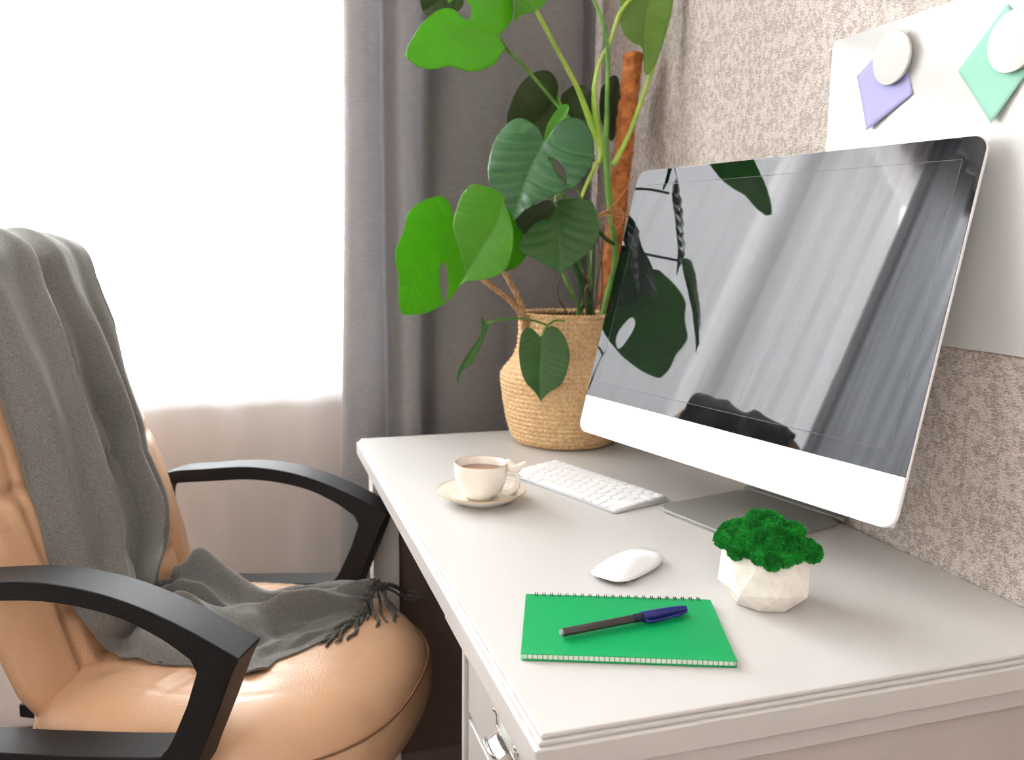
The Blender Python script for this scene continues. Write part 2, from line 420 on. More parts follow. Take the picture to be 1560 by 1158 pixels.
# drawer pedestal at the near end
PX, PY1 = .262, .985
boxes('rail', [((.2265, DY0 + .006, -.062), (PX, PY1 + .004, -.039))], M_desk, desk, bevel=.0015)
boxes('rail', [((PX, DY0 + .006, -.062), (DX1 - .002, DY0 + .02, -.039))], M_desk, desk, bevel=.0015)
ped = boxes('pedestal', [((PX + .002, DY0 + .022, -.72), (DX1 - .004, PY1, -.0395))], M_deskpanel, desk)
boxes('stile', [((PX - .014, PY1 - .012, -.72), (PX + .002, PY1, -.0625))], M_desk, desk)
boxes('stile', [((PX - .014, DY0 + .022, -.72), (PX + .002, DY0 + .045, -.0625))], M_desk, desk)
def drawer(z0, z1):
    d = boxes('drawer', [((PX - .010, DY0 + .048, z0), (PX + .0015, PY1 - .016, z1))], M_desk, desk, bevel=.002)
    return d
dr1 = drawer(-.180, -.065); dr2 = drawer(-.400, -.190); dr3 = drawer(-.69, -.410)
# nickel label-holder pull on the upper drawer
hy, hz, hx = .800, -.088, PX - .010
bm = new()
for lo, hi in (((hx - .0035, hy - .034, hz - .001), (hx, hy + .034, hz + .003)), ((hx - .0035, hy - .034, hz - .036), (hx, hy + .034, hz - .033)),
               ((hx - .0035, hy - .034, hz - .033), (hx, hy - .031, hz - .001)), ((hx - .0035, hy + .031, hz - .033), (hx, hy + .034, hz - .001))): box(bm, lo, hi)
# ears with screw heads and the curled lip
for sgn in (-1, 1):
    y = hy + sgn * .038
    bm2 = [(y + .0055 * math.cos(a), hz - .017 + .008 * math.sin(a)) for a in [2 * PI * k / 16 for k in range(16)]]
    a_ = [bm.verts.new((hx - .0025, p[0], p[1])) for p in bm2]; b_ = [bm.verts.new((hx, p[0], p[1])) for p in bm2]
    bm.faces.new(a_)
    for k in range(16): bm.faces.new((a_[k], a_[(k + 1) % 16], b_[(k + 1) % 16], b_[k]))
handle = obj('handle', bm, M_chrome, dr1, bevel=.0006)
bm = new(); rows = []
lip = catmull([(hx - .003, 0, hz - .034), (hx - .010, 0, hz - .036), (hx - .017, 0, hz - .040), (hx - .022, 0, hz - .040), (hx - .025, 0, hz - .035)], 5)
for k in range(13):
    y = hy - .019 + .038 * k / 12
    f = math.sqrt(max(0, 1 - (abs(k - 6) / 6.4) ** 4))
    rows.append([Vector((hx - .003 + (p.x - hx + .003) * (.55 + .45 * f), y, p.z)) for p in lip])
grid(bm, rows); lo_ = obj('pull_lip', bm, M_chrome, dr1); lo_.modifiers.new('s', 'SOLIDIFY').thickness = .0015
for sgn in (-1, 1):
    bm = new(); bmesh.ops.create_uvsphere(bm, u_segments=14, v_segments=8, radius=.0033, matrix=Matrix.Translation((hx - .003, hy + sgn * .038, hz - .017)))
    obj('screw', bm, M_chrome, dr1)
boxes('label_card', [((hx - .0012, hy - .031, hz - .033), (hx - .0004, hy + .031, hz - .001))], M_paper, dr1, bevel=0)
# far end: square leg and end panel
boxes('leg', [((.236, 1.686, FZ), (.290, 1.738, -.0395))], M_white, desk, bevel=.002)
boxes('leg', [((.775, 1.686, FZ), (.829, 1.738, -.0395))], M_white, desk, bevel=.002)
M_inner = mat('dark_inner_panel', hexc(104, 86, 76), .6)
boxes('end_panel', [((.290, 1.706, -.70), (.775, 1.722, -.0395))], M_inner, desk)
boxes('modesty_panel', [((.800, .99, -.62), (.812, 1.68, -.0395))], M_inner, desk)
for fx, fy in ((PX + .01, DY0 + .04), (PX + .01, PY1 - .06), (.75, DY0 + .04), (.75, PY1 - .06)):
    boxes('foot', [((fx, fy, FZ), (fx + .05, fy + .05, -.72))], M_desk, desk)

# ------------------------------------------------------------------ whiteboard, notes, magnets
BX = WX - .006
board = boxes('magnetic_whiteboard', [((BX, .30, .283), (WX - .0005, 1.108, .700))], M_board, bevel=.0008)
tag(board, 'frameless glossy white magnetic board on the papered wall behind the monitor', 'whiteboard')
def note(corners, m, label, curl, cat='paper note'):
    P = [on_x(px, py, BX - .001) for px, py in corners]; n = 14; rows = []
    for i in range(n + 1):
        u = i / n; row = []
        for j in range(n + 1):
            v = j / n
            p = P[0].lerp(P[1], u).lerp(P[3].lerp(P[2], u), v)
            d = (u + v) / 2     # distance from the pinned top corner
            p.x = BX - .0012 - curl * (max(0, d - .35) ** 2) * 2.2
            row.append(p)
        rows.append(row)
    bm = new(); grid(bm, rows); o = obj('paper_note', bm, m); o.modifiers.new('s', 'SOLIDIFY').thickness = .0003
    return tag(o, label, cat)
note([(1369, 49), (1306, 116), (1325, 199), (1391, 143)], M_purple, 'lilac square paper note turned on its corner on the whiteboard', .006)
note([(1535, 6), (1460, 108), (1516, 188), (1588, 78)], M_mint, 'mint green square paper note turned on its corner on the whiteboard', .006)
def magnet(px, py, label):
    c = on_x(px, py, BX - .012); bm = new()
    prof = [(0, 0), (.030, 0), (.0335, -.001), (.034, -.003), (.033, -.0055), (.012, -.007), (.010, -.008), (.010, -.0118), (0, -.0118)]
    lathe(bm, prof, 48); Mx = Matrix.Translation(c) @ Matrix.Rotation(-PI / 2, 4, 'Y')
    bmesh.ops.transform(bm, matrix=Mx, verts=bm.verts)
    o = obj('round_magnet', bm, M_magnet, sharp=40); return tag(o, label, 'magnet')
magnet(1356, 88, 'round white magnet pinning the lilac note')
magnet(1541, 62, 'round white magnet pinning the mint green note')

# ------------------------------------------------------------------ monitor
MW, MH, CH = .650, .4868, .0661
KS = .955
MW, MH, CH = MW * KS, MH * KS, CH * KS
mp_, yaw, tilt = Vector((.6259, 1.0652, .0827)), -1.3331, .2556
U = Vector((math.cos(yaw), math.sin(yaw), 0)); NF = Vector((math.sin(yaw), -math.cos(yaw), 0))
UP = (Vector((0, 0, 1)) * math.cos(tilt) - NF * math.sin(tilt)); NN = U.cross(UP)   # NN faces the viewer
if NN.dot(NF) < 0: NN = -NN
MM = Matrix((( U.x, UP.x, NN.x, mp_.x), (U.y, UP.y, NN.y, mp_.y), (U.z, UP.z, NN.z, mp_.z), (0, 0, 0, 1)))
mon = empty('desktop_computer', (.70, 1.05, 0), 'large all-in-one computer with black glossy screen, white chin and metal stand', 'monitor')
bm = new(); prism(bm, rrect(-MW / 2, 0, MW / 2, MH, .019, 8), -.006, -.0012, MM)
obj('body', bm, M_alu, mon, bevel=.0012)
# bulged rear shell
bm = new(); rows = []
for i in range(25):
    u = -1 + 2 * i / 24; row = []
    for j in range(19):
        v = -1 + 2 * j / 18
        d = (1 - abs(u) ** 2.4) * (1 - abs(v) ** 2.4)
        row.append(MM @ Vector((u * (MW / 2 - .003), MH / 2 + v * (MH / 2 - .003), -.0058 - .040 * d ** .8)))
    rows.append(row)
grid(bm, rows); obj('rear_shell', bm, M_alu, mon)
bm = new(); pts = [p for p in rrect(-MW / 2 + .0012, CH, MW / 2 - .0012, MH - .0012, .018, 8)]
pts = [p for p in pts if p[1] > CH + .019]; pts = pts + [(-MW / 2 + .0012, CH), (MW / 2 - .0012, CH)]
prism(bm, pts, -.0012, 0.0, MM); scr = obj('screen', bm, M_screen, mon, smooth=False)
bm = new(); pts = rrect(-MW / 2 + .0006, -.0 + .0006, MW / 2 - .0006, CH + .03, .0185, 8)
pts = [p for p in pts if p[1] < CH - .02]; pts = pts + [(MW / 2 - .0006, CH - .0004), (-MW / 2 + .0006, CH - .0004)]
prism(bm, pts, -.0011, .0, MM); obj('chin', bm, M_alu, mon, bevel=.0003)
dx, d0, d1 = .2985 * .995 * KS, CH + .0265, MH - .0285
bm = new(); prism(bm, [(-dx, d0), (dx, d0), (dx, d1), (-dx, d1)], -.0002, .00025, MM)
obj('display', bm, M_lcd, scr, smooth=False)
bm = new(); e = .0009
for a, b, c_, d in ((-dx, d0 - e, dx, d0), (-dx, d1, dx, d1 + e), (-dx - e, d0 - e, -dx, d1 + e), (dx, d0 - e, dx + e, d1 + e)):
    prism(bm, [(a, b), (c_, b), (c_, d), (a, d)], -.0002, .00022, MM)
obj('display_border', bm, M_lcdline, scr, smooth=False)
# stand: base plate with a curved neck
Bc = on_z(1015, 782, 0)
NB = -NF
BM = Matrix(((U.x, NB.x, 0, 0), (U.y, NB.y, 0, 0), (0, 0, 1, 0), (0, 0, 0, 1)))
stand_c = Vector((.7165, 1.078, 0))
def sp(a, b, z): return stand_c + U * a + NB * b + Vector((0, 0, z))
bm = new()
prism(bm, rrect(-.098, -.100, .098, .094, .026, 8), .0005, .0065, Matrix.Translation(stand_c) @ BM)
stb = obj('stand_base', bm, M_stand, mon, bevel=.002, seg=3)
bm = new(); rows = []
for b, z, hw in [(.094, .004, .098), (.103, .008, .095), (.106, .020, .090), (.100, .045, .086), (.084, .09, .083), (.066, .14, .080), (.052, .18, .078)]:
    rows.append([sp(-hw, b, z), sp(hw, b, z)])
rr = []
for k in range(2):
    rr.append(catmull([r[k] for r in rows], 5))
grid(bm, [[rr[0][i].lerp(rr[1][i], j / 6) for j in range(7)] for i in range(len(rr[0]))])
nk = obj('stand_neck', bm, M_stand, mon); nk.modifiers.new('s', 'SOLIDIFY').thickness = .006

# ------------------------------------------------------------------ keyboard
KR = Vector((.525, 1.1415, 0)); kd = Vector((.946, .325, 0)).normalized(); kl = Vector((-kd.y, kd.x, 0))
KL, KD = .279, .1149
kb = empty('keyboard', KR + kd * KD / 2 + kl * KL / 2, 'slim white wireless keyboard on the desk behind the cup', 'keyboard')
slope = math.atan2(.0073, KD)
KM = Matrix(((-kl.x, kd.x, 0, (KR + kl * KL).x), (-kl.y, kd.y, 0, (KR + kl * KL).y), (0, 0, 1, 0), (0, 0, 0, 1)))   # local x along the keys to the right, y to the rear
bm = new(); pr = rrect(0, 0, KL, KD, .008, 5)
a_ = [bm.verts.new((p[0], p[1], .0006 if p[1] < .02 else .0006)) for p in pr]
b_ = [bm.verts.new((p[0], p[1], .0036 + .0068 * p[1] / KD)) for p in pr]
bm.faces.new(a_[::-1]); bm.faces.new(b_)
for i in range(len(pr)): bm.faces.new((a_[i], a_[(i + 1) % len(pr)], b_[(i + 1) % len(pr)], b_[i]))
bmesh.ops.transform(bm, matrix=KM, verts=bm.verts)
obj('keyboard_body', bm, mat('keyboard_aluminium', hexc(196, 198, 200), .35, .3), kb, bevel=.0006)
keymesh = {}
def key_at(x, y, wd, dp):
    kk = (round(wd, 4), round(dp, 4))
    if kk not in keymesh:
        bm = new(); prism(bm, rrect(-wd / 2, -dp / 2, wd / 2, dp / 2, .0016, 3), 0, .0021)
        for v in bm.verts:
            if v.co.z > .001: v.co.x *= .985; v.co.y *= .98
        me = bpy.data.meshes.new('key'); bmesh.ops.recalc_face_normals(bm, faces=bm.faces); bm.to_mesh(me); bm.free(); me.materials.append(M_key); keymesh[kk] = me
    o = bpy.data.objects.new('key', keymesh[kk]); COL.objects.link(o); o.parent = kb
    z = .0036 + .0068 * (y) / KD
    M = KM @ Matrix.Translation((x, y, z)) @ Matrix.Rotation(math.atan2(.0068, KD), 4, 'X')
    o.matrix_parent_inverse = Matrix.Translation(-kb.location)
    o.matrix_basis = M
unit, gap, mrg = .0190, .0034, .0040
rowsK = [[1, 1, 1, 1.25, 5, 1.25, 1, 1, 'half', 1], [2.25] + [1] * 10 + [2.25], [1.75] + [1] * 11 + [1.75], [1.5] + [1] * 12 + [1], [1] * 13 + [1.5], [1.04] * 14]
rp = (KD - .0075) / 5.72
y = .0042
for ri, rw in enumerate(rowsK):
    dp = rp * (.72 if ri == 5 else 1)
    tot = sum(1 if q == 'half' else q for q in rw); sc_ = (KL - 2 * mrg + gap) / tot; x = mrg
    for q in rw:
        wq = (1 if q == 'half' else q) * sc_
        if q == 'half':
            key_at(x + (wq - gap) / 2, y + (dp - gap) * .25, wq - gap, (dp - gap) / 2 - .0004); key_at(x + (wq - gap) / 2, y + (dp - gap) * .75, wq - gap, (dp - gap) / 2 - .0004)
        else: key_at(x + (wq - gap) / 2, y + (dp - gap) / 2, wq - gap, dp - gap)
        x += wq
    y += dp

# ------------------------------------------------------------------ cup and saucer
SC = Vector((.349, 1.262, 0))
sau = empty('saucer', SC, 'cream ceramic saucer with gold worn rim under the cup', 'saucer')
bm = new(); lathe(bm, [(0, .002), (.036, .002), (.038, 0), (.041, 0), (.043, .003), (.056, .0085), (.0685, .0175), (.070, .0190), (.0692, .0198), (.055, .0115), (.043, .0068), (.030, .0052), (.028, .0062), (.026, .0052), (0, .005)], 72, SC)
obj('dish', bm, M_ceramic, sau)
bm = new(); tube(bm, [SC + Vector((.0696 * math.cos(a), .0696 * math.sin(a), .0194)) for a in [2 * PI * k / 72 for k in range(73)]], .0008, 6, False)
obj('gilt_rim', bm, M_gilt, sau)
CB = SC + Vector((-.002, -.001, .0056))
cup = empty('teacup', CB, 'cream ceramic cup of tea with a bird on its handle', 'cup')
bm = new(); lathe(bm, [(0, .003), (.016, .003), (.018, 0), (.0205, 0), (.0215, .003), (.026, .0055), (.034, .014), (.0395, .028), (.0415, .042), (.0418, .0565), (.0410, .0580), (.0398, .0575), (.0393, .042), (.037, .028), (.031, .014), (.020, .007), (0, .006)], 72, CB)
obj('bowl', bm, M_ceramic, cup)
bm = new(); tube(bm, [CB + Vector((.0410 * math.cos(a), .0410 * math.sin(a), .0577)) for a in [2 * PI * k / 72 for k in range(73)]], .0007, 6, False)
obj('gilt_rim', bm, M_gilt, cup)
bm = new(); lathe(bm, [(0, .0455), (.0393, .0455), (.0390, .0440)], 48, CB); obj('tea', bm, M_tea, cup)
hd = Vector((.93, -.36, 0)).normalized()     # handle direction
def hp(r, z, s=0): return CB + hd * r + Vector((-hd.y, hd.x, 0)) * s + Vector((0, 0, z))
bm = new(); tube(bm, catmull([hp(.038, .040), hp(.044, .0425), hp(.052, .0425), hp(.0585, .036), hp(.0585, .024), hp(.051, .0135), hp(.042, .0095), hp(.032, .0095)], 6), [.0038, .0046, .0042, .0042, .0042, .0042, .0042, .005], 12, True)
obj('cup_handle', bm, M_ceramic, cup)
bm = new(); tube(bm, catmull([hp(.0405, .0595), hp(.0425, .0605), hp(.0455, .0575), hp(.050, .052), hp(.056, .0505), hp(.062, .054), hp(.068, .0585), hp(.0715, .0615)], 6),
     [.0012, .0052, .0060, .0092, .0084, .0050, .0030, .0010], 14, True)
tube(bm, [hp(.0410, .0608), hp(.037, .0600)], [.0016, .0002], 6)
tube(bm, catmull([hp(.046, .0545, -.0055), hp(.054, .0530, -.0064), hp(.064, .0550, -.003)], 4), [.001, .0032, .0006], 8)
tube(bm, catmull([hp(.046, .0545, .0055), hp(.054, .0530, .0064), hp(.064, .0550, .003)], 4), [.001, .0032, .0006], 8)
tube(bm, [hp(.051, .048), hp(.051, .0425)], [.0045, .004], 8)
obj('bird_figure', bm, M_ceramic, cup)

# teaspoon bowl peeping out on the saucer behind the cup
bm = new(); q = SC + hd * .046 + Vector((0, .006, .0115))
lathe(bm, [(0, -.0015), (.006, -.0008), (.009, .001), (.0095, .0018), (.006, .0002), (0, -.0006)], 20)
bmesh.ops.transform(bm, matrix=Matrix.Translation(q) @ Matrix.Diagonal((1.3, .8, 1, 1)), verts=bm.verts)
tube(bm, catmull([q + Vector((.010, .0, .001)), q + Vector((.018, .012, .006)), q + Vector((.022, .022, .0105))], 5), .0014, 8)
tag(obj('teaspoon', bm, M_chrome), 'small metal teaspoon lying on the saucer behind the cup handle', 'spoon')

# ------------------------------------------------------------------ mouse
MC = Vector((.4470, .9290, 0)); ml = Vector((.842, .539, 0)).normalized(); mwd = Vector((-ml.y, ml.x, 0))
mouse = empty('computer_mouse', MC, 'glossy white computer mouse on the desk behind the green notebook', 'mouse')
def mouse_rows(top):
    rows = []
    for i in range(33):
        u = -math.cos(PI * i / 32); row = []
        hw = .0285 * (1 - abs(u) ** 3.8) ** .32 if abs(u) < 1 else 0
        hw = max(hw, .0004)
        base = .0042 + (.0078 if u > 0 else .0026) * abs(u) ** 2.2
        ridge = base + .0158 * max(0, 1 - abs(u) ** 2.3) ** .9 + .0004
        for j in range(17):
            v = -1 + 2 * j / 16
            if top: z = base + (ridge - base) * max(0, 1 - abs(v) ** 2.6) ** .75
            else:
                z = base - (base - .0006) * max(0, 1 - (abs(v)) ** 5) ** .8 * max(0, 1 - abs(u) ** 6)
            k = 1 if top else .97
            row.append(MC + ml * (u * .0567 * k) + mwd * (v * hw * k) + Vector((0, 0, z - (0 if top else .0004))))
        rows.append(row)
    return rows
bm = new(); grid(bm, mouse_rows(True)); ms = obj('shell', bm, M_mouse, mouse); s_ = ms.modifiers.new('s', 'SOLIDIFY'); s_.thickness = .0012
bm = new(); grid(bm, mouse_rows(False)); obj('underside', bm, mat('mouse_base', hexc(200, 200, 205), .3, .6), mouse)
# dark runners
bm = new()
for sg in (-1, 1):
    box(bm, (-.036, -.002, 0), (.036, .002, .0012), Matrix.Translation(MC + mwd * sg * .017) @ Matrix(((ml.x, mwd.x, 0, 0), (ml.y, mwd.y, 0, 0), (0, 0, 1, 0), (0, 0, 0, 1))))
obj('runner', bm, M_plastic, mouse, smooth=False)

# ------------------------------------------------------------------ notebook
n1, n2, n3, n4 = on_z(805, 911, .004), on_z(1084, 914, .004), on_z(1113, 1009, .004), on_z(794, 1001, .004)
NO = n4; nx = ((n3 - n4) + (n2 - n1)).normalized(); dy_n = ((n1 - n4) + (n2 - n3)).normalized(); nx = (nx + Vector((dy_n.y, -dy_n.x, 0))).normalized(); ny = Vector((-nx.y, nx.x, 0)); NWD, NHT = .2095, .1475; NO = (n1 + n2 + n3 + n4) / 4 - nx * NWD / 2 - ny * NHT / 2
NM = Matrix(((nx.x, ny.x, 0, NO.x), (nx.y, ny.y, 0, NO.y), (0, 0, 1, 0), (0, 0, 0, 1)))
nb = empty('spiral_notebook', NM @ Vector((NWD / 2, NHT / 2, 0)), 'green spiral notebook lying closed near the front of the desk', 'notebook')
bm = new(); prism(bm, rrect(0, -.001, NWD, NHT, .003, 4), .0004, .0012, NM); obj('back_cover', bm, M_green, nb)
def pages_mat():
    m = mat('squared_pages', hexc(232, 244, 232), .8); N, L, b = nodes(m)
    tc = N.new('ShaderNodeTexCoord'); br = N.new('ShaderNodeTexBrick'); br.offset = 0
    br.inputs['Color1'].default_value = hexc(232, 244, 232); br.inputs['Color2'].default_value = hexc(222, 236, 224); br.inputs['Mortar'].default_value = hexc(120, 150, 130)
    br.inputs['Scale'].default_value = 1; br.inputs['Brick Width'].default_value = .005; br.inputs['Row Height'].default_value = .2; br.inputs['Mortar Size'].default_value = .0005
    mp = N.new('ShaderNodeMapping'); mp.inputs['Rotation'].default_value = (0, 0, -math.atan2(nx.y, nx.x))
    L.new(tc.outputs['Object'], mp.inputs[0]); L.new(mp.outputs[0], br.inputs['Vector']); L.new(br.outputs[0], b.inputs['Base Color'])
    return m
bm = new(); box(bm, (.0035, .0015, .0012), (NWD - .0015, NHT - .002, .0058), NM); obj('pages', bm, pages_mat(), nb, smooth=False)
bm = new(); rows = []
for i in range(21):
    rows.append([NM @ Vector((NWD * i / 20, -.0005 + (NHT + .0003) * j / 12, .0062 + .0006 * math.sin(PI * i / 20) * (1 - j / 12) + (.0008 if j == 0 else 0))) for j in range(13)])
grid(bm, rows); fc = obj('front_cover', bm, M_green, nb, smooth=False); fc.modifiers.new('s', 'SOLIDIFY').thickness = .0007
ring0 = None
for i in range(22):
    xx = .012 + (NWD - .026) * i / 21
    for k in (-.0011, .0011):
        if ring0 is None:
            bm = new(); tube(bm, [Vector((0, .0042 * math.cos(a), .0042 * math.sin(a) * .9)) for a in [2 * PI * q / 16 for q in range(17)]], .00045, 6, False)
            ring0 = bpy.data.meshes.new('wire_ring'); bm.to_mesh(ring0); bm.free(); ring0.materials.append(M_wire)
            for p in ring0.polygons: p.use_smooth = True
        o = bpy.data.objects.new('wire_ring', ring0); COL.objects.link(o); o.parent = nb
        o.matrix_parent_inverse = Matrix.Translation(-nb.location); o.matrix_basis = NM @ Matrix.Translation((xx + k, NHT - .0012, .0046))

# ------------------------------------------------------------------ pen
pz = .0078 + .0046
pa, pb = on_z(855, 964, pz), on_z(1046, 927, pz)
pd = (pb - pa); plen = pd.length; pd.normalize(); pside = Vector((-pd.y, pd.x, 0))
pen = empty('pen', (pa + pb) / 2 - Vector((0, 0, .0046)), 'dark grey ballpoint pen with navy cap lying on the green notebook', 'pen')
def pt(t): return pa + pd * t
def pen_part(name, prof, m, seg=20):
    bm = new(); tube(bm, [pt(t) for t, r in prof], [r for t, r in prof], seg); return obj(name, bm, m, pen, sharp=35)
pen_part('barrel', [(.0012, .0040), (.0020, .0045), (.085, .0045), (.0852, .0044)], M_barrel, 8)
pen_part('end_plug', [(-.0012, .0024), (-.0006, .0032), (.0012, .0034)], mat('pale_plug', hexc(150, 160, 165), .4))
pen_part('collar', [(.0852, .0042), (.0870, .0048), (.0965, .0048), (.0975, .0044)], M_grip)
cl = plen - .0975
pen_part('cap', [(.0965, .0055), (.099, .0059), (.105, .0058), (.0975 + cl * .6, .0052), (.0975 + cl * .9, .0043), (plen - .001, .0034), (plen, .0018)], M_navy)
bm = new(); dn = (-pside * .95 + Vector((0, 0, -.15))).normalized()
tube(bm, catmull([pt(.0985) + dn * .0050, pt(.0985) + dn * .0095, pt(.104) + dn * .0108, pt(.120) + dn * .0100, pt(plen - .008) + dn * .0070, pt(plen - .001) + dn * .0020], 5), [.0014, .0017, .0016, .0015, .0015, .0012], 8)
obj('clip', bm, M_navy, pen)

# ------------------------------------------------------------------ faceted pot with moss
GC = Vector((.5600, .8040, 0))
pot = empty('faceted_pot', GC, 'small white faceted plaster pot on the desk, filled with green moss', 'pot')
bm = new()
r0 = [(GC + Vector((.037 * math.cos(a), .037 * math.sin(a), .0004))) for a in [2 * PI * (k + .1) / 8 for k in range(8)]]
r1 = [(GC + Vector((.0535 * math.cos(a), .0535 * math.sin(a), .021 + (.004 if k % 2 else -.001)))) for k, a in enumerate([2 * PI * (k + .6) / 8 for k in range(8)])]
r2 = [(GC + Vector((.0490 * math.cos(a), .0490 * math.sin(a), .0610))) for a in [2 * PI * (k + 1.1) / 8 for k in range(8)]]
r3 = [(GC + Vector((.0455 * math.cos(a), .0455 * math.sin(a), .0610))) for a in [2 * PI * (k + 1.1) / 8 for k in range(8)]]
r4 = [(GC + Vector((.0380 * math.cos(a), .0380 * math.sin(a), .0400))) for a in [2 * PI * (k + 1.1) / 8 for k in range(8)]]
R_ = [[bm.verts.new(p) for p in r] for r in (r0, r1, r2, r3, r4)]
bm.faces.new(R_[0][::-1])
for k in range(8):
    k2 = (k + 1) % 8
    bm.faces.new((R_[0][k], R_[0][k2], R_[1][k])); bm.faces.new((R_[0][k2], R_[1][k2], R_[1][k]))
    bm.faces.new((R_[1][k], R_[1][k2], R_[2][k])); bm.faces.new((R_[1][k2], R_[2][k2], R_[2][k]))
    bm.faces.new((R_[2][k], R_[2][k2], R_[3][k2], R_[3][k])); bm.faces.new((R_[3][k], R_[3][k2], R_[4][k2], R_[4][k]))
bm.faces.new(R_[4]); o = obj('pot_body', bm, M_plaster, pot, smooth=False)
b_ = o.modifiers.new('b', 'BEVEL'); b_.width = .0008; b_.segments = 2
rnd = random.Random(3)
lumps = []
tries = 0
while len(lumps) < 42 and tries < 4000:
    tries += 1
    a = rnd.uniform(0, 2 * PI); rr_ = .050 * math.sqrt(rnd.random()); h = .0625 + .028 * (1 - (rr_ / .052) ** 2) + rnd.uniform(-.003, .005)
    c = GC + Vector((rr_ * math.cos(a), rr_ * math.sin(a), h))
    if all((c - q[0]).length > .0108 for q in lumps): lumps.append((c, rnd.uniform(.0082, .0112)))
for k in range(7): lumps.append((GC + Vector((.022 * math.cos(k * .9), .022 * math.sin(k * .9), .058)), .022))
verts, faces = [], []
for c, r in lumps:
    bmt = new(); bmesh.ops.create_icosphere(bmt, subdivisions=2, radius=r * .86)
    o0 = len(verts); verts += [tuple(c + v.co * (1 + .25 * noise.noise(v.co * 300 + c * 90))) for v in bmt.verts]
    faces += [tuple(o0 + v.index for v in f.verts) for f in bmt.faces]; bmt.free()
    for q in range(760):
        d = Vector((rnd.gauss(0, 1), rnd.gauss(0, 1), rnd.gauss(0, 1))).normalized()
        p = c + d * r * rnd.uniform(.84, 1.0)
        if any((p - c2).length < r2 * .78 for c2, r2 in lumps if c2 is not c): continue
        if p.z < .050: continue
        e = Vector((rnd.gauss(0, 1), rnd.gauss(0, 1), rnd.gauss(0, 1))).normalized(); t_ = d.cross(e).normalized(); e = d.cross(t_)
        tip = p + (d + e * rnd.uniform(-.8, .8)) * rnd.uniform(.0012, .0030); wv = .0005
        o0 = len(verts); verts += [tuple(p + t_ * wv), tuple(p - t_ * wv), tuple(tip + t_ * wv * 1.3), tuple(tip - t_ * wv * 1.3), tuple(p + e * wv), tuple(tip + (e + d) * wv)]
        faces += [(o0, o0 + 1, o0 + 3, o0 + 2), (o0 + 4, o0 + 1, o0 + 3, o0 + 5)]
me = bpy.data.meshes.new('moss'); me.from_pydata(verts, [], faces); me.update()
mo = link('moss', me, M_moss, pot, smooth=False); mo['kind'] = 'stuff'; mo['label'] = 'bushy bright green preserved moss'

# ------------------------------------------------------------------ basket
KC = Vector((.628, 1.632, 0))
basket = empty('seagrass_basket', KC, 'natural woven seagrass belly basket at the window end of the desk', 'basket')
profB = [(0, .092), (.006, .104), (.02, .110), (.05, .119), (.09, .126), (.125, .131), (.142, .1315), (.152, .126), (.165, .114), (.18, .104), (.20, .097), (.23, .095), (.262, .0955)]
def bprof(z): return interp(profB, z)
bm = new(); rows = []; nz, na = 170, 420
for j in range(nz + 1):
    z = .262 * j / nz; row = []
    rr_ = bprof(z) * .5 + .25 * bprof(z - .005) + .25 * bprof(z + .005)
    q = z / .0092; ri = int(q); fz = q - ri
    for k in range(na):
        a = k / na * 60 + (ri % 2) * .5
        fa = a - math.floor(a)
        sl_ = abs(((fa + (fz * .5 if ri % 2 else -fz * .5)) % 1) - .5) * 2
        h = .0036 * math.sin(PI * fz) ** .7 * (.35 + .65 * (1 - sl_ ** 2.2)) + .0008 * noise.noise(Vector((k * .05, z * 60, 0)))
        an = 2 * PI * k / na; r = rr_ + h
        row.append(KC + Vector((r * math.cos(an), r * math.sin(an), z + .0005)))
    rows.append(row)
grid(bm, rows, True); bk = obj('woven_body', bm, M_seagrass, basket)
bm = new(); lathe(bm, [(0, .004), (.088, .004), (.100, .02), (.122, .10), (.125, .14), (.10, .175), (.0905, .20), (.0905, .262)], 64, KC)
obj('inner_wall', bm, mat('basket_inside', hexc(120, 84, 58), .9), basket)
# braided rim
bm = new()
for ph in (0, PI / 1.0):
    pts = []
    for k in range(361):
        a = 2 * PI * k / 360; w_ = a * 34 + ph
        pts.append(KC + Vector(((.0935 + .0028 * math.cos(w_)) * math.cos(a), (.0935 + .0028 * math.cos(w_)) * math.sin(a), .2635 + .0030 * math.sin(w_))))
    tube(bm, pts, .0032, 6, False)
obj('braided_rim', bm, M_seagrass, basket)
# rope handles
def rope(bm, path, r=.0042, twist=26):
    pth = catmull(path, 14); L_ = [0]
    for a, b in zip(pth, pth[1:]): L_.append(L_[-1] + (b - a).length)
    N = Vector((0, 0, 1)); strands = [[], [], []]
    for i, p in enumerate(pth):
        T = (pth[min(i + 1, len(pth) - 1)] - pth[max(i - 1, 0)]).normalized(); N = (N - T * N.dot(T)); N = N.normalized() if N.length > 1e-6 else T.orthogonal(); B = T.cross(N)
        for s__ in range(3):
            a = L_[i] / .0042 * .55 * 1.0 + s__ * 2 * PI / 3
            strands[s__].append(p + (N * math.cos(a) + B * math.sin(a)) * r * .55)
    for s__ in strands: tube(bm, s__, r * .62, 6)
hb = on_y(798, 505, 1.585); 
P_ = lambda px, py, y: on_y(px, py, y)
bm = new(); rope(bm, [P_(797, 560, 1.568), P_(797, 520, 1.566), P_(796, 485, 1.562), P_(776, 457, 1.55), P_(750, 437, 1.54), P_(728, 418, 1.54), P_(722, 395, 1.55), P_(738, 382, 1.57), P_(758, 398, 1.59), P_(774, 425, 1.60), P_(790, 455, 1.60), P_(799, 485, 1.60), P_(800, 520, 1.60)], .0052)
obj('handle', bm, M_rope, basket)
bm = new(); mir = lambda v: Vector((2 * KC.x - v.x, v.y + .02, v.z))
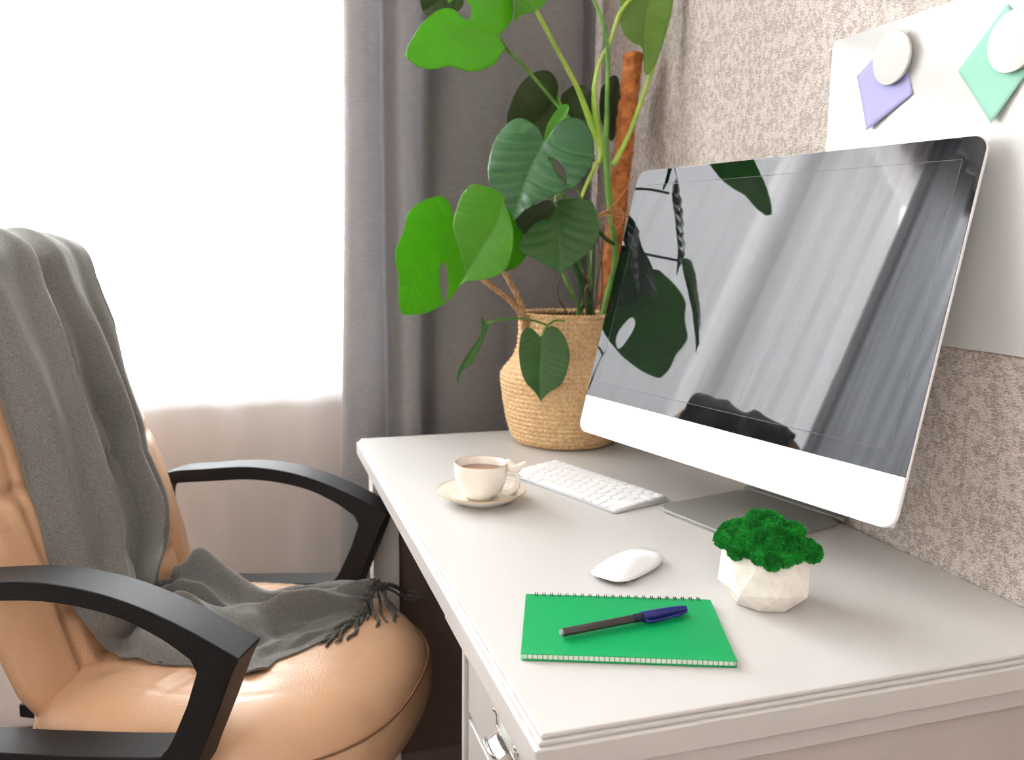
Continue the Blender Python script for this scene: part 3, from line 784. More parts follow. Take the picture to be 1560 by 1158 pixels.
rope(bm, [mir(P_(797, 520, 1.57)), mir(P_(796, 485, 1.562)), KC + Vector((.13, -.02, .30)), KC + Vector((.145, .0, .325)), KC + Vector((.13, .02, .30)), mir(P_(799, 485, 1.60)), mir(P_(800, 520, 1.60))], .0052)
obj('handle', bm, M_rope, basket)

# ------------------------------------------------------------------ monstera
plant = empty('monstera_plant', KC + Vector((0, 0, .02)), 'tall monstera with big split leaves growing up a coir pole in the basket', 'plant')
bm = new(); lathe(bm, [(0, -.20), (.066, -.20), (.086, 0), (.0865, .012), (.083, .012), (.081, -.004), (0, -.002)], 40, KC + Vector((0, 0, .226)))
obj('nursery_pot', bm, M_soil, plant)
def tubepx(path, rad, m, name, n=8, seg=10, **k):
    bm = new(); P = [on_y(*p) for p in path]
    tube(bm, catmull(P, n), rad, seg, **k); return obj(name, bm, m, plant)
# coir pole
pb_, ptp = on_y(915, 560, 1.668), on_y(965, 84, 1.668)
bm = new(); rows = []
for j in range(161):
    t_ = j / 160; c = pb_.lerp(ptp, t_)
    r = .0172
    if t_ > .965: r *= 1 + .12 * (t_ - .965) / .035
    row = []
    for k in range(40):
        a = 2 * PI * k / 40
        d = Vector((math.cos(a), math.sin(a), 0)); rr_ = r + .0030 * abs(math.sin(t_ * 66 + 1.5 * math.sin(a + t_ * 9))) * (.6 + .4 * math.sin(a * 5 + t_ * 31)) + .0028 * noise.noise((c + d * .03) * 70) + .0018 * noise.noise((c + d * .03) * 260)
        row.append(c + d * rr_)
    rows.append(row)
rows.append([ptp + Vector((0, 0, .006)) + (p - ptp) * .6 for p in rows[-1]]); rows.append([ptp + Vector((0, 0, .008)) + (p - ptp) * .05 for p in rows[-1]])
grid(bm, rows, True); pole = obj('coir_pole', bm, M_coir, plant)
fv, ff = [], []
rnd = random.Random(5)
for k in range(7000):
    t_ = rnd.random(); a = rnd.uniform(0, 2 * PI); c = pb_.lerp(ptp, t_); d = Vector((math.cos(a), math.sin(a), 0)); p = c + d * .0175
    e = (d * .5 + Vector((rnd.gauss(0, 1), rnd.gauss(0, 1), rnd.gauss(0, .8)))).normalized(); tip = p + d * .0028 + e * rnd.uniform(.003, .007)
    s__ = e.cross(d).normalized() * .00028
    o0 = len(fv); fv += [tuple(p + s__), tuple(p - s__), tuple(tip)]; ff.append((o0, o0 + 1, o0 + 2))
me = bpy.data.meshes.new('fibres'); me.from_pydata(fv, [], ff); fo = link('fibres', me, M_coir, pole, smooth=False); fo['kind'] = 'stuff'

def leaf(outline, mid, depth, n, m, holes=(), fold=.25, ripple=.0007, droop=1.0, vs_sp=.021, name='leaf', curl=0, label=None, smooth_out=True, vein=.55):
    n = Vector(n).normalized(); base = on_y(mid[0][0], mid[0][1], depth)
    up = (Vector((0, 0, 1)) - n * n.z).normalized(); rt = up.cross(n)
    def to2(p): 
        q = on_plane(p[0], p[1], base, n) - base; return Vector((q.dot(rt), q.dot(up)))
    O2 = [to2(p) for p in outline]; O2 = [Vector((v.x, v.y)) for v in catmull([(p.x, p.y, 0) for p in O2], 5, True)]
    Hs = [[Vector((v.x, v.y)) for v in catmull([(to2(p).x, to2(p).y, 0) for p in h], 4, True)] for h in holes]
    MD = [Vector((v.x, v.y)) for v in catmull([(to2(p).x, to2(p).y, 0) for p in mid], 10)]
    cum = [0]
    for a, b in zip(MD, MD[1:]): cum.append(cum[-1] + (b - a).length)
    def inside(p, poly):
        c = False; j = len(poly) - 1
        for i in range(len(poly)):
            a, b = poly[i], poly[j]
            if (a.y > p.y) != (b.y > p.y) and p.x < (b.x - a.x) * (p.y - a.y) / (b.y - a.y + 1e-12) + a.x: c = not c
            j = i
        return c
    pts = list(O2); edges = [(i, (i + 1) % len(O2)) for i in range(len(O2))]
    for h in Hs:
        o0 = len(pts); pts += h; edges += [(o0 + i, o0 + (i + 1) % len(h)) for i in range(len(h))]
    x0, x1 = min(p.x for p in O2), max(p.x for p in O2); y0, y1 = min(p.y for p in O2), max(p.y for p in O2)
    step = max(x1 - x0, y1 - y0) / 52; j = 0; yy_ = y0
    while yy_ < y1:
        xx = x0 + (step / 2 if j % 2 else 0)
        while xx < x1:
            p = Vector((xx, yy_))
            if inside(p, O2) and not any(inside(p, h) for h in Hs) and min((p - q).length for q in pts[:len(O2)]) > step * .35: pts.append(p)
            xx += step
        yy_ += step * .87; j += 1
    r = geometry.delaunay_2d_cdt(pts, edges, [], 0, 1e-6)
    V2, F = r[0], r[2]
    bm = new(); vl = bm.verts.layers.float.new('vein'); bv = []
    length = cum[-1]
    for p in V2:
        best = (1e9, 0, 0)
        for i in range(len(MD) - 1):
            a, b = MD[i], MD[i + 1]; ab = b - a; t_ = max(0, min(1, (p - a).dot(ab) / max(ab.length_squared, 1e-12))); q = a + ab * t_; d = (p - q).length
            if d < best[0]: best = (d, cum[i] + ab.length * t_, (ab.x * (p - a).y - ab.y * (p - a).x))
        d, s__, sg = best
        ph = ((s__ + d * -.75 if True else 0) / vs_sp + (.5 if sg > 0 else 0)); fr = abs(ph - round(ph)) * 2   # 1 between veins, 0 on a vein
        ph2 = ((s__ - d * .75 + 6 * d * d) / vs_sp) + (.5 if sg > 0 else 0); fr = abs(ph2 - round(ph2)) * 2
        vv = max(math.exp(-(d / .0013) ** 2), .45 * math.exp(-(fr / .16) ** 2) * min(1, d / .004))
        h = fold * d - (fold * .9 / .09) * d * d - ripple * math.cos(2 * PI * ph2) * min(1, d / .015) * (.6 + .8 * noise.noise(Vector((p.x * 14, p.y * 14, 5)))) + .004 * noise.noise(Vector((p.x * 11, p.y * 11, depth * 5)))
        h -= droop * ((s__ / max(length, .01)) ** 2) * length * .16
        h += curl * math.sin(p.x * 38 + 1) * .004 + .003 * noise.noise(Vector((p.x * 22, p.y * 22, depth * 9)))
        v = bm.verts.new(base + rt * p.x + up * p.y + n * h); v[vl] = vein * vv; bv.append(v)
    for f in F:
        c = sum((V2[i] for i in f), Vector((0, 0))) / len(f)
        if inside(c, O2) and not any(inside(c, h) for h in Hs):
            try: bm.faces.new([bv[i] for i in f])
            except ValueError: pass
    loose = [v for v in bm.verts if not v.link_faces]
    for v in loose: bm.verts.remove(v)
    o = obj(name, bm, m, plant); s2 = o.modifiers.new('s', 'SOLIDIFY'); s2.thickness = .0006
    if label: o['label'] = label
    return o

CAMN = (-.28, -.94, .15)
# A, B: the two bright top leaves
leaf([(760, 56), (768, 74), (758, 88), (748, 101), (722, 111), (700, 109), (682, 103), (660, 107), (640, 104), (630, 96), (621, 84), (624, 68), (638, 42), (655, 24), (672, 15), (690, 16), (704, 27), (712, 31), (717, 25), (715, 12), (706, 3), (695, -2), (682, 6), (680, 2), (690, -12), (700, -35), (730, -55), (765, -50), (783, -20), (781, 15), (774, 38)],
     [(760, 56), (700, 42), (650, 58), (622, 82)], 1.50, (.45, -.85, .30), ML_bright, fold=.2, label='bright backlit split leaf', droop=.1)
leaf([(778, 36), (790, 28), (805, 22), (818, 17), (830, 4), (845, -20), (830, -50), (790, -60), (775, -30), (782, 0)], [(818, 16), (810, -10), (800, -50)], 1.54, (.3, -.85, .3), ML_bright, droop=.3)
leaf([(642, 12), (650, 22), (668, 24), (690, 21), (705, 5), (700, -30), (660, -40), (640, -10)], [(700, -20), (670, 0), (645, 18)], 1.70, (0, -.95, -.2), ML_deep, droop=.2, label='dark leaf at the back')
# D, E, F: shaded leaves at the back
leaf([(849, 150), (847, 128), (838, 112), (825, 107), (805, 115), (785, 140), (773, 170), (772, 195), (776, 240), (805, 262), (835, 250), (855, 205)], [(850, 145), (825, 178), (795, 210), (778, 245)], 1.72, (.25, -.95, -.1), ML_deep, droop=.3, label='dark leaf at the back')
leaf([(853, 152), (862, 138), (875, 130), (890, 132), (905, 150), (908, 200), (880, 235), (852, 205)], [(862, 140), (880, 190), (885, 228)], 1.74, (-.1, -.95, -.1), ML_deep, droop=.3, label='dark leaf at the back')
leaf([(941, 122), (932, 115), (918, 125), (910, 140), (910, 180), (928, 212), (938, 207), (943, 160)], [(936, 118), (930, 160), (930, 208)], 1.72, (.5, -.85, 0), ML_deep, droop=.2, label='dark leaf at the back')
# O: upper right leaf over the pole
leaf([(947, -30), (948, 20), (945, 35), (952, 55), (966, 68), (978, 74), (982, 112), (993, 107), (1005, 82), (1016, 45), (1026, 5), (1020, -30)], [(1000, -30), (985, 30), (983, 110)], 1.60, (-.55, -.8, .1), ML_olive, droop=.2, fold=.4)
# L: narrow unfurling leaf
leaf([(829, 215), (834, 195), (845, 175), (858, 161), (866, 160), (868, 168), (862, 182), (850, 198), (838, 212)], [(830, 214), (848, 185), (864, 163)], 1.46, (-.6, -.7, .2), ML_bright, droop=0, fold=.6)
# K behind, H bright folded, G glossy, I left, J right
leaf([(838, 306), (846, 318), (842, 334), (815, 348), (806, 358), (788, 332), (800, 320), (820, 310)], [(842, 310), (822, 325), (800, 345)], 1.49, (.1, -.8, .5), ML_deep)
leaf([(760, 322), (790, 318), (806, 345), (808, 372), (800, 392), (786, 408), (765, 413), (752, 400), (750, 350)], [(765, 322), (775, 360), (770, 410)], 1.50, (.35, -.9, .15), ML_bright, droop=.2)
leaf([(745, 293), (758, 296), (768, 301), (769, 311), (776, 330), (782, 360), (779, 392), (768, 412), (740, 421), (715, 419), (706, 420), (695, 424), (705, 415), (708, 405), (700, 380), (692, 355), (690, 342), (697, 320), (705, 303), (718, 291), (733, 291)],
     [(766, 303), (759, 335), (736, 372), (698, 423)], 1.415, (-.2, -.75, .6), ML_bright, fold=.55, ripple=.001, droop=.9)
leaf([(829, 214), (820, 200), (806, 190), (795, 187), (780, 190), (762, 206), (750, 230), (744, 262), (748, 285), (760, 300), (772, 308), (778, 322), (781, 326), (795, 318), (815, 310), (840, 302), (860, 292), (880, 280), (898, 258), (905, 235), (904, 215), (895, 195), (885, 187), (870, 185), (855, 192), (842, 205), (834, 214)],
     [(829, 217), (806, 262), (790, 300), (781, 325)], 1.44, (-.42, -.70, .55), ML_dark, holes=[[(837, 244), (848, 246), (858, 258), (864, 272), (862, 282), (857, 278), (848, 267), (841, 255)]], fold=.45, ripple=.0018, droop=.7, label='glossy dark leaf with a pierced hole')
leaf([(692, 342), (685, 315), (672, 299), (660, 300), (640, 308), (622, 325), (616, 350), (608, 368), (601, 385), (602, 405), (606, 425), (606, 450), (609, 468), (615, 479), (640, 479), (660, 472), (672, 465), (690, 450), (705, 430), (714, 412), (714, 395), (704, 370)],
     [(694, 348), (660, 385), (635, 418), (617, 470)], 1.555, (.617, -.787, .0), ML_bright, holes=[[(671, 400), (667, 412), (668, 435), (671, 456), (675, 459), (680, 447), (681, 430), (678, 410), (675, 401)]], fold=.15, droop=.1, label='bright backlit leaf with a long slit')
leaf([(847, 316), (851, 306), (870, 305), (890, 305), (903, 312), (910, 335), (912, 355), (908, 372), (895, 385), (880, 397), (867, 406), (859, 410), (856, 417), (853, 410), (840, 404), (815, 393), (797, 383), (791, 375), (797, 362), (808, 347), (822, 338), (838, 332)],
     [(847, 308), (852, 350), (856, 414)], 1.45, (-.1, -.85, .5), ML_mid, fold=.18, ripple=.0012, droop=.6)
leaf([(826, 512), (833, 500), (842, 497), (852, 503), (862, 518), (867, 540), (864, 562), (855, 585), (838, 597), (828, 606), (824, 611), (815, 598), (800, 582), (792, 558), (790, 530), (794, 508), (802, 500), (812, 502), (820, 510)],
     [(826, 511), (823, 560), (824, 609)], 1.475, (-.2, -.95, .12), ML_mid, fold=.2, droop=.0, label='heart-shaped leaf hanging over the basket rim', vs_sp=.012)
leaf([(734, 482), (740, 491), (745, 495), (740, 510), (730, 535), (718, 555), (703, 568), (699, 582), (696, 578), (699, 565), (712, 540), (727, 518), (734, 500)], [(741, 494), (722, 535), (698, 580)], 1.50, (-.6, -.8, 0), ML_mid, droop=0, fold=.3)
# extra leaves low down between the basket and the window side, seen only in the screen's reflection
# petioles and stems
def T(path, rad, m=M_petiole, name='petiole', **k): return tubepx(path, rad, m, name, **k)
T([(761, 57, 1.50), (772, 75, 1.52), (800, 103, 1.58), (840, 150, 1.61), (872, 190, 1.63), (905, 240, 1.64)], [.0030, .0034, .0030, .0030, .0036])
T([(817, 16, 1.54), (850, 78, 1.58), (880, 135, 1.62), (903, 195, 1.63), (916, 228, 1.63), (912, 250, 1.63)], [.0036, .0040, .0050, .0078, .0085, .004], M_petiole_pale)
T([(972, -12, 1.60), (945, 18, 1.60), (930, 62, 1.61), (912, 100, 1.62), (905, 140, 1.62), (908, 180, 1.625), (916, 225, 1.63)], [.0030, .0036, .0040, .0040, .0050, .0070, .0080], M_petiole_pale)
T([(898, -12, 1.58), (915, 25, 1.58), (925, 70, 1.59), (925, 150, 1.60), (923, 230, 1.61), (928, 300, 1.62), (933, 350, 1.62)], [.003, .0036, .004, .0042, .0056, .0075, .006], M_petiole)
T([(1023, 6, 1.585), (1014, 45, 1.59), (985, 130, 1.60), (958, 205, 1.61), (934, 252, 1.62)], [.0034, .0040, .0044, .0046, .0068], M_petiole_pale)
T([(918, 235, 1.64), (903, 262, 1.64), (890, 290, 1.62), (880, 320, 1.60)], [.005, .0045, .004, .003], M_petiole_pale)
T([(838, 255, 1.56), (872, 285, 1.57), (884, 300, 1.59), (905, 380, 1.63)], [.002, .002, .0026], M_petiole)
T([(849, 145, 1.72), (855, 162, 1.71), (868, 182, 1.70), (888, 215, 1.69), (905, 245, 1.66)], [.003, .0032, .003], M_petiole)
T([(933, 345, 1.62), (937, 400, 1.62), (925, 450, 1.625), (912, 512, 1.63)], [.0062, .0058, .006, .007], M_petiole, 'stem')
T([(868, 390, 1.58), (884, 430, 1.59), (897, 470, 1.60), (905, 515, 1.61)], [.0045, .006, .0075, .0085], M_petiole_dark, 'stem')
T([(905, 365, 1.60), (903, 420, 1.61), (901, 470, 1.61), (904, 512, 1.615)], [.0034, .004, .0045, .005], M_petiole_dark, 'stem')
T([(880, 398, 1.60), (888, 425, 1.60), (893, 450, 1.61), (880, 480, 1.61), (870, 512, 1.61)], [.003, .0045, .005, .0035], M_petiole_dark, 'stem')
T([(857, 416, 1.56), (868, 440, 1.57), (882, 470, 1.58), (886, 512, 1.59)], [.0028, .0038, .0038, .0034], M_petiole, 'stem')
T([(855, 412, 1.62), (850, 435, 1.62), (851, 455, 1.62), (862, 475, 1.62), (864, 505, 1.62)], .0016, M_root, 'aerial_root')
T([(920, 340, 1.64), (915, 400, 1.64), (908, 440, 1.64), (902, 505, 1.64)], .0019, M_root, 'aerial_root')
T([(909, 345, 1.645), (913, 380, 1.645), (918, 420, 1.645), (912, 505, 1.65)], .0017, M_root, 'aerial_root')
T([(893, 420, 1.57), (898, 432, 1.57), (892, 445, 1.57), (896, 512, 1.58)], .0022, M_root, 'aerial_root')
T([(741, 494, 1.50), (752, 489, 1.50), (775, 486, 1.51), (800, 486, 1.53), (830, 494, 1.56), (862, 510, 1.60)], [.0022, .0022, .0020], M_petiole)
T([(826, 512, 1.477), (830, 502, 1.49), (842, 490, 1.51), (858, 489, 1.54), (876, 500, 1.58)], [.0020, .0020, .0022], M_petiole)
T([(766, 302, 1.42), (790, 322, 1.49), (830, 345, 1.55), (880, 395, 1.60)], .0026, M_petiole_dark)
T([(829, 216, 1.445), (838, 235, 1.50), (850, 280, 1.55), (870, 340, 1.59), (890, 430, 1.60)], .0026, M_petiole)
T([(847, 309, 1.45), (848, 298, 1.47), (862, 300, 1.52), (890, 340, 1.57), (901, 440, 1.61)], .0026, M_petiole)
T([(694, 348, 1.555), (730, 335, 1.56), (790, 345, 1.57), (860, 380, 1.60), (900, 450, 1.61)], .0026, M_petiole_dark)
T([(905, 345, 1.58), (925, 365, 1.60), (936, 372, 1.62)], .004, M_petiole_dark)
# twine tying the stem to the pole
bm = new()
tube(bm, catmull([on_y(912, 328, 1.60), on_y(925, 322, 1.60), on_y(945, 326, 1.61), on_y(962, 322, 1.65)], 6), .0024, 8)
tube(bm, catmull([on_y(912, 332, 1.60), on_y(925, 327, 1.60), on_y(945, 331, 1.61), on_y(962, 328, 1.65)], 6), .0020, 8)
tube(bm, catmull([on_y(924, 322, 1.598), on_y(945, 300, 1.60), on_y(965, 268, 1.63)], 6), .0014, 8)
tube(bm, catmull([on_y(930, 320, 1.595), on_y(945, 318, 1.59), on_y(950, 332, 1.59), on_y(942, 346, 1.595), on_y(933, 340, 1.60), on_y(934, 325, 1.60)], 6), .0017, 8)
tube(bm, catmull([on_y(945, 335, 1.60), on_y(955, 345, 1.62), on_y(960, 352, 1.64)], 6), .0014, 8)
obj('twine', bm, M_twine, plant)

# ------------------------------------------------------------------ office chair
CM = Vector((.128, 1.335, 0)); CF = Vector((.89, -.4555, 0)).normalized(); CL = Vector((-CF.y, CF.x, 0))
def cp(s, l, z): return CM + CF * s + CL * l + Vector((0, 0, z))
def on_back(px, py, s0, lean):     # point on the leaning plane of the backrest
    n = CF + Vector((0, 0, lean)); return on_plane(px, py, cp(s0, 0, -.3), n)
chair = empty('office_chair', cp(-.17, 0, FZ), 'tan leather office chair with black looped armrests in front of the desk', 'chair')
# armrest loops
outer = [(-.500, -.085), (-.455, -.053), (-.38, -.042), (-.28, -.032), (-.183, -.041), (-.09, -.069), (-.001, -.110), (-.013, -.134), (-.035, -.19), (-.060, -.25), (-.080, -.293), (-.12, -.320), (-.3, -.330), (-.45, -.332), (-.487, -.30), (-.508, -.16)]
inner = [(-.475, -.100), (-.445, -.077), (-.37, -.067), (-.27, -.058), (-.175, -.068), (-.11, -.092), (-.068, -.118), (-.060, -.135), (-.075, -.18), (-.098, -.230), (-.112, -.250), (-.135, -.259), (-.3, -.274), (-.43, -.280), (-.454, -.255), (-.472, -.16)]
def dense(P, keep=(6, 7)):
    out = []; m = len(P)
    for i in range(m):
        a, b, c, d = [Vector((P[k % m][0], P[k % m][1], 0)) for k in (i - 1, i, i + 1, i + 2)]
        if i in keep or (i + 1) % m in keep and False: 
            out += [b.lerp(c, k / 4) for k in range(4)]; continue
        if (i + 1) in keep: d = c
        if i == 8: a = b
        for k in range(4):
            t_ = k / 4; out.append(.5 * ((2 * b) + (c - a) * t_ + (2 * a - 5 * b + 4 * c - d) * t_ * t_ + (3 * b - a - 3 * c + d) * t_ ** 3))
    return out
for sg in (-1, 1):
    bm = new(); A, B = dense(outer), dense(inner); hw = .030; lc = sg * .295; n = len(A)
    q = []
    for P in (A, B):
        for l in (lc - hw, lc + hw): q.append([bm.verts.new(cp(p.x, l, p.y)) for p in P])
    a0, a1, b0, b1 = q
    for k in range(n):
        k2 = (k + 1) % n
        bm.faces.new((a0[k], a0[k2], a1[k2], a1[k])); bm.faces.new((b0[k], b1[k], b1[k2], b0[k2]))
        bm.faces.new((a0[k], b0[k], b0[k2], a0[k2])); bm.faces.new((a1[k], a1[k2], b1[k2], b1[k]))
    o = obj('armrest', bm, M_plastic, chair); bv = o.modifiers.new('b', 'BEVEL'); bv.width = .009; bv.segments = 4; bv.limit_method = 'ANGLE'; bv.angle_limit = math.radians(50); bv.harden_normals = True
    o.data.set_sharp_from_angle(angle=math.radians(50))
# seat cushion
SCs, SA, SB = -.155, .288, .280       # centre along s, half depth, half width
def seat_r(a, k=1.0):
    ca, sa = math.cos(a), math.sin(a); e = 2.9 if ca < 0 else 2.5
    r = (abs(ca / SA) ** e + abs(sa / SB) ** e) ** (-1 / e); return r * k
def seat_z(x, y):     # x forward of the centre, y across
    a = math.atan2(y, x); q = min(1, math.hypot(x, y) / seat_r(a))
    z = -.302 + .064 * (1 - q ** 5.5) ** .55
    z -= .012 * math.exp(-((x + .05) ** 2 + y ** 2) / .012) + .018 * sm(.10, .29, x)
    g = abs(q - .70); z -= .0022 * math.exp(-(g / .010) ** 2) * (1 if x < .12 else .25)
    for wx, wy, ang, ln in ((-.14, -.10, .9, .05), (-.15, .02, .3, .06), (-.02, -.15, 1.2, .05), (-.17, -.16, .5, .05), (.05, -.12, .2, .05), (-.10, .13, -.8, .05)):
        dx_, dy_ = x - wx, y - wy; u_ = dx_ * math.cos(ang) + dy_ * math.sin(ang); v_ = -dx_ * math.sin(ang) + dy_ * math.cos(ang)
        z -= .005 * math.exp(-(u_ / ln) ** 2 - (v_ / .010) ** 2) - .003 * math.exp(-(u_ / ln) ** 2 - ((v_ - .02) / .014) ** 2)
    z += .0025 * noise.noise(Vector((x * 14, y * 14, 1))) * (1 - q ** 4)
    if q > .8: z += .0016 * math.sin(a * 46 + 3 * math.sin(a * 7)) * sm(.8, .95, q) * sm(1.0, .96, q)
    return z
bm = new(); rows = [[cp(SCs, 0, seat_z(0, 0))] * 128]
rings = []
for j in range(1, 61):
    q = (j / 60); q = 1 - (1 - q) ** 1.35; row = []
    for k in range(128):
        a = 2 * PI * k / 128; r = seat_r(a) * q; x, y_ = r * math.cos(a), r * math.sin(a)
        row.append(cp(SCs + x, y_, seat_z(x, y_)))
    rings.append(row)
for (dz, k_) in ((-.304, 1.002), (-.3065, .998), (-.312, 1.006), (-.33, 1.022), (-.352, 1.022), (-.375, 1.0), (-.392, .955), (-.40, .90), (-.402, .6)):
    rings.append([cp(SCs + seat_r(2 * PI * k / 128) * k_ * math.cos(2 * PI * k / 128), seat_r(2 * PI * k / 128) * k_ * math.sin(2 * PI * k / 128), dz) for k in range(128)])
vv = grid(bm, rings, True); c0 = bm.verts.new(cp(SCs, 0, seat_z(0, 0))); c1 = bm.verts.new(cp(SCs, 0, -.402))
for k in range(128):
    bm.faces.new((c0, vv[0][k], vv[0][(k + 1) % 128])); bm.faces.new((c1, vv[-1][(k + 1) % 128], vv[-1][k]))
seat = obj('seat', bm, M_leather, chair)
bm = new(); tube(bm, [cp(SCs + seat_r(a) * 1.001 * math.cos(a), seat_r(a) * 1.001 * math.sin(a), -.3045) for a in [2 * PI * k / 160 for k in range(161)]], .0016, 6, False)
obj('seam', bm, M_stitch, seat)
# backrest: stuffed panel, wide at the bottom, with side bolsters, seams and creases
def back_s(z): return -.395 - .30 * (z + .25) - .06 * (z + .25) ** 2
def back_hw(z): return interp([(-.32, .205), (-.26, .232), (-.15, .248), (-.05, .250), (.05, .246), (.15, .236), (.28, .214), (.35, .182), (.39, .14), (.405, .09)], z)
def back_pt(u, z, front):
    hw = back_hw(z); l = u * hw; s = back_s(z)
    edge = max(0, 1 - abs(u) ** 3.2) ** .55; topf = sm(.405, .33, z) ** .6 * sm(-.345, -.25, z) ** .5
    if front:
        th = .052 * edge * topf
        th += .018 * math.exp(-((z + .05) / .12) ** 2) * (1 - u * u)
        th -= .011 * math.exp(-((z - .035 - .01 * u) / .010) ** 2) * edge          # cross seam
        th -= .011 * math.exp(-((z + .16) / .010) ** 2) * edge * (1 if abs(u) < .6 else 0)
        b = abs(abs(u) - .62); th -= .013 * math.exp(-(b / .035) ** 2) * edge      # bolster seams
        th += .004 * noise.noise(Vector((l * 26, z * 7, 4))) * edge + .003 * math.sin(l * 170 + 3 * math.sin(z * 9)) * math.exp(-(((z - .035) / .05) ** 2)) * edge
        return cp(s + th, l, z)
    return cp(s - .045 * edge * topf, l, z)
bm = new(); fr, bk_ = [], []
for j in range(111):
    z = -.345 + .75 * j / 110
    fr.append([back_pt(-1 + 2 * k / 70, z, True) for k in range(71)]); bk_.append([back_pt(-1 + 2 * k / 70, z, False) for k in range(71)])
grid(bm, fr); grid(bm, bk_); bmesh.ops.remove_doubles(bm, verts=bm.verts, dist=.0008)
backr = obj('backrest', bm, M_leather, chair)
boxes('back_bracket', [((-.04, -.05, -.36), (.20, .05, -.335))], M_plastic, chair, bevel=.004, M=Matrix.Translation(cp(-.52, 0, -.05)) @ Matrix(((CF.x, CL.x, 0, 0), (CF.y, CL.y, 0, 0), (0, 0, 1, 0), (0, 0, 0, 1))))
# base below the seat: gas lift, five-star base and castors
bm = new(); b0 = cp(SCs, 0, 0); lathe(bm, [(0, -.403), (.11, -.403), (.11, -.42), (.03, -.44), (.028, -.60), (.045, -.62), (.045, -.68), (0, -.68)], 28, (b0.x, b0.y, 0)); obj('gas_lift', bm, M_plastic, chair, sharp=40)
for k in range(5):
    a = .5 + 2 * PI * k / 5; d = Vector((math.cos(a), math.sin(a), 0)); bm = new(); bb = Vector((b0.x, b0.y, 0))
    tube(bm, catmull([bb + d * .03 + Vector((0, 0, -.645)), bb + d * .16 + Vector((0, 0, -.66)), bb + d * .29 + Vector((0, 0, -.685))], 5), [.026, .02, .014], 10); lg = obj('base_leg', bm, M_plastic, chair)
    bm = new(); 
    for sg in (-1, 1): tube(bm, [bb + d * .29 + Vector((-d.y, d.x, 0)) * sg * .006 + Vector((0, 0, -.7225)), bb + d * .29 + Vector((-d.y, d.x, 0)) * sg * .022 + Vector((0, 0, -.7225))], .027, 20)
    tube(bm, [bb + d * .29 + Vector((0, 0, -.7225)), bb + d * .29 + Vector((0, 0, -.68))], .007, 8)
    obj('castor', bm, M_plastic, lg, sharp=40)

# ------------------------------------------------------------------ blanket
BS, BLn = -.318, .315
def hang(px, py, off=0): return on_back(px, py, BS + off, BLn)
def seatp(px, py, z): return on_z(px, py, z)
topl, topr = hang(-75, 372), hang(112, 366)
def back_over(p, ds, dz): return p + CF * ds + Vector((0, 0, dz))
left = [back_over(topl, -.155, -.30), back_over(topl, -.135, -.12), back_over(topl, -.11, -.02), back_over(topl, -.055, .012), hang(-62, 385), hang(-45, 450), hang(-22, 540), hang(4, 630), hang(32, 715), hang(58, 790), hang(80, 860), hang(105, 915, .01),
        hang(140, 962, .02), seatp(178, 998, -.235), seatp(225, 1010, -.238), seatp(300, 1020, -.240), seatp(375, 1034, -.246), seatp(430, 1012, -.246), seatp(478, 990, -.247), seatp(522, 968, -.25)]
right = [back_over(topr, -.155, -.30), back_over(topr, -.135, -.12), back_over(topr, -.11, -.02), back_over(topr, -.055, .010), hang(128, 380), hang(150, 440), hang(170, 500), hang(186, 570), hang(210, 640), hang(222, 695), hang(248, 760), hang(253, 820, .01),
         hang(240, 880, .02), seatp(250, 892, -.215), seatp(275, 872, -.19), seatp(306, 852, -.175), seatp(352, 876, -.195), seatp(420, 900, -.215), seatp(500, 892, -.215), seatp(590, 886, -.225)]
Lc, Rc = catmull(left, 9), catmull(right, 9); NT = len(Lc); NU = 110
bm = new(); rows = []
def ridge(u, c, wl, wr):
    d = u - c; return math.exp(-(d / (wl if d < 0 else wr)) ** 2)
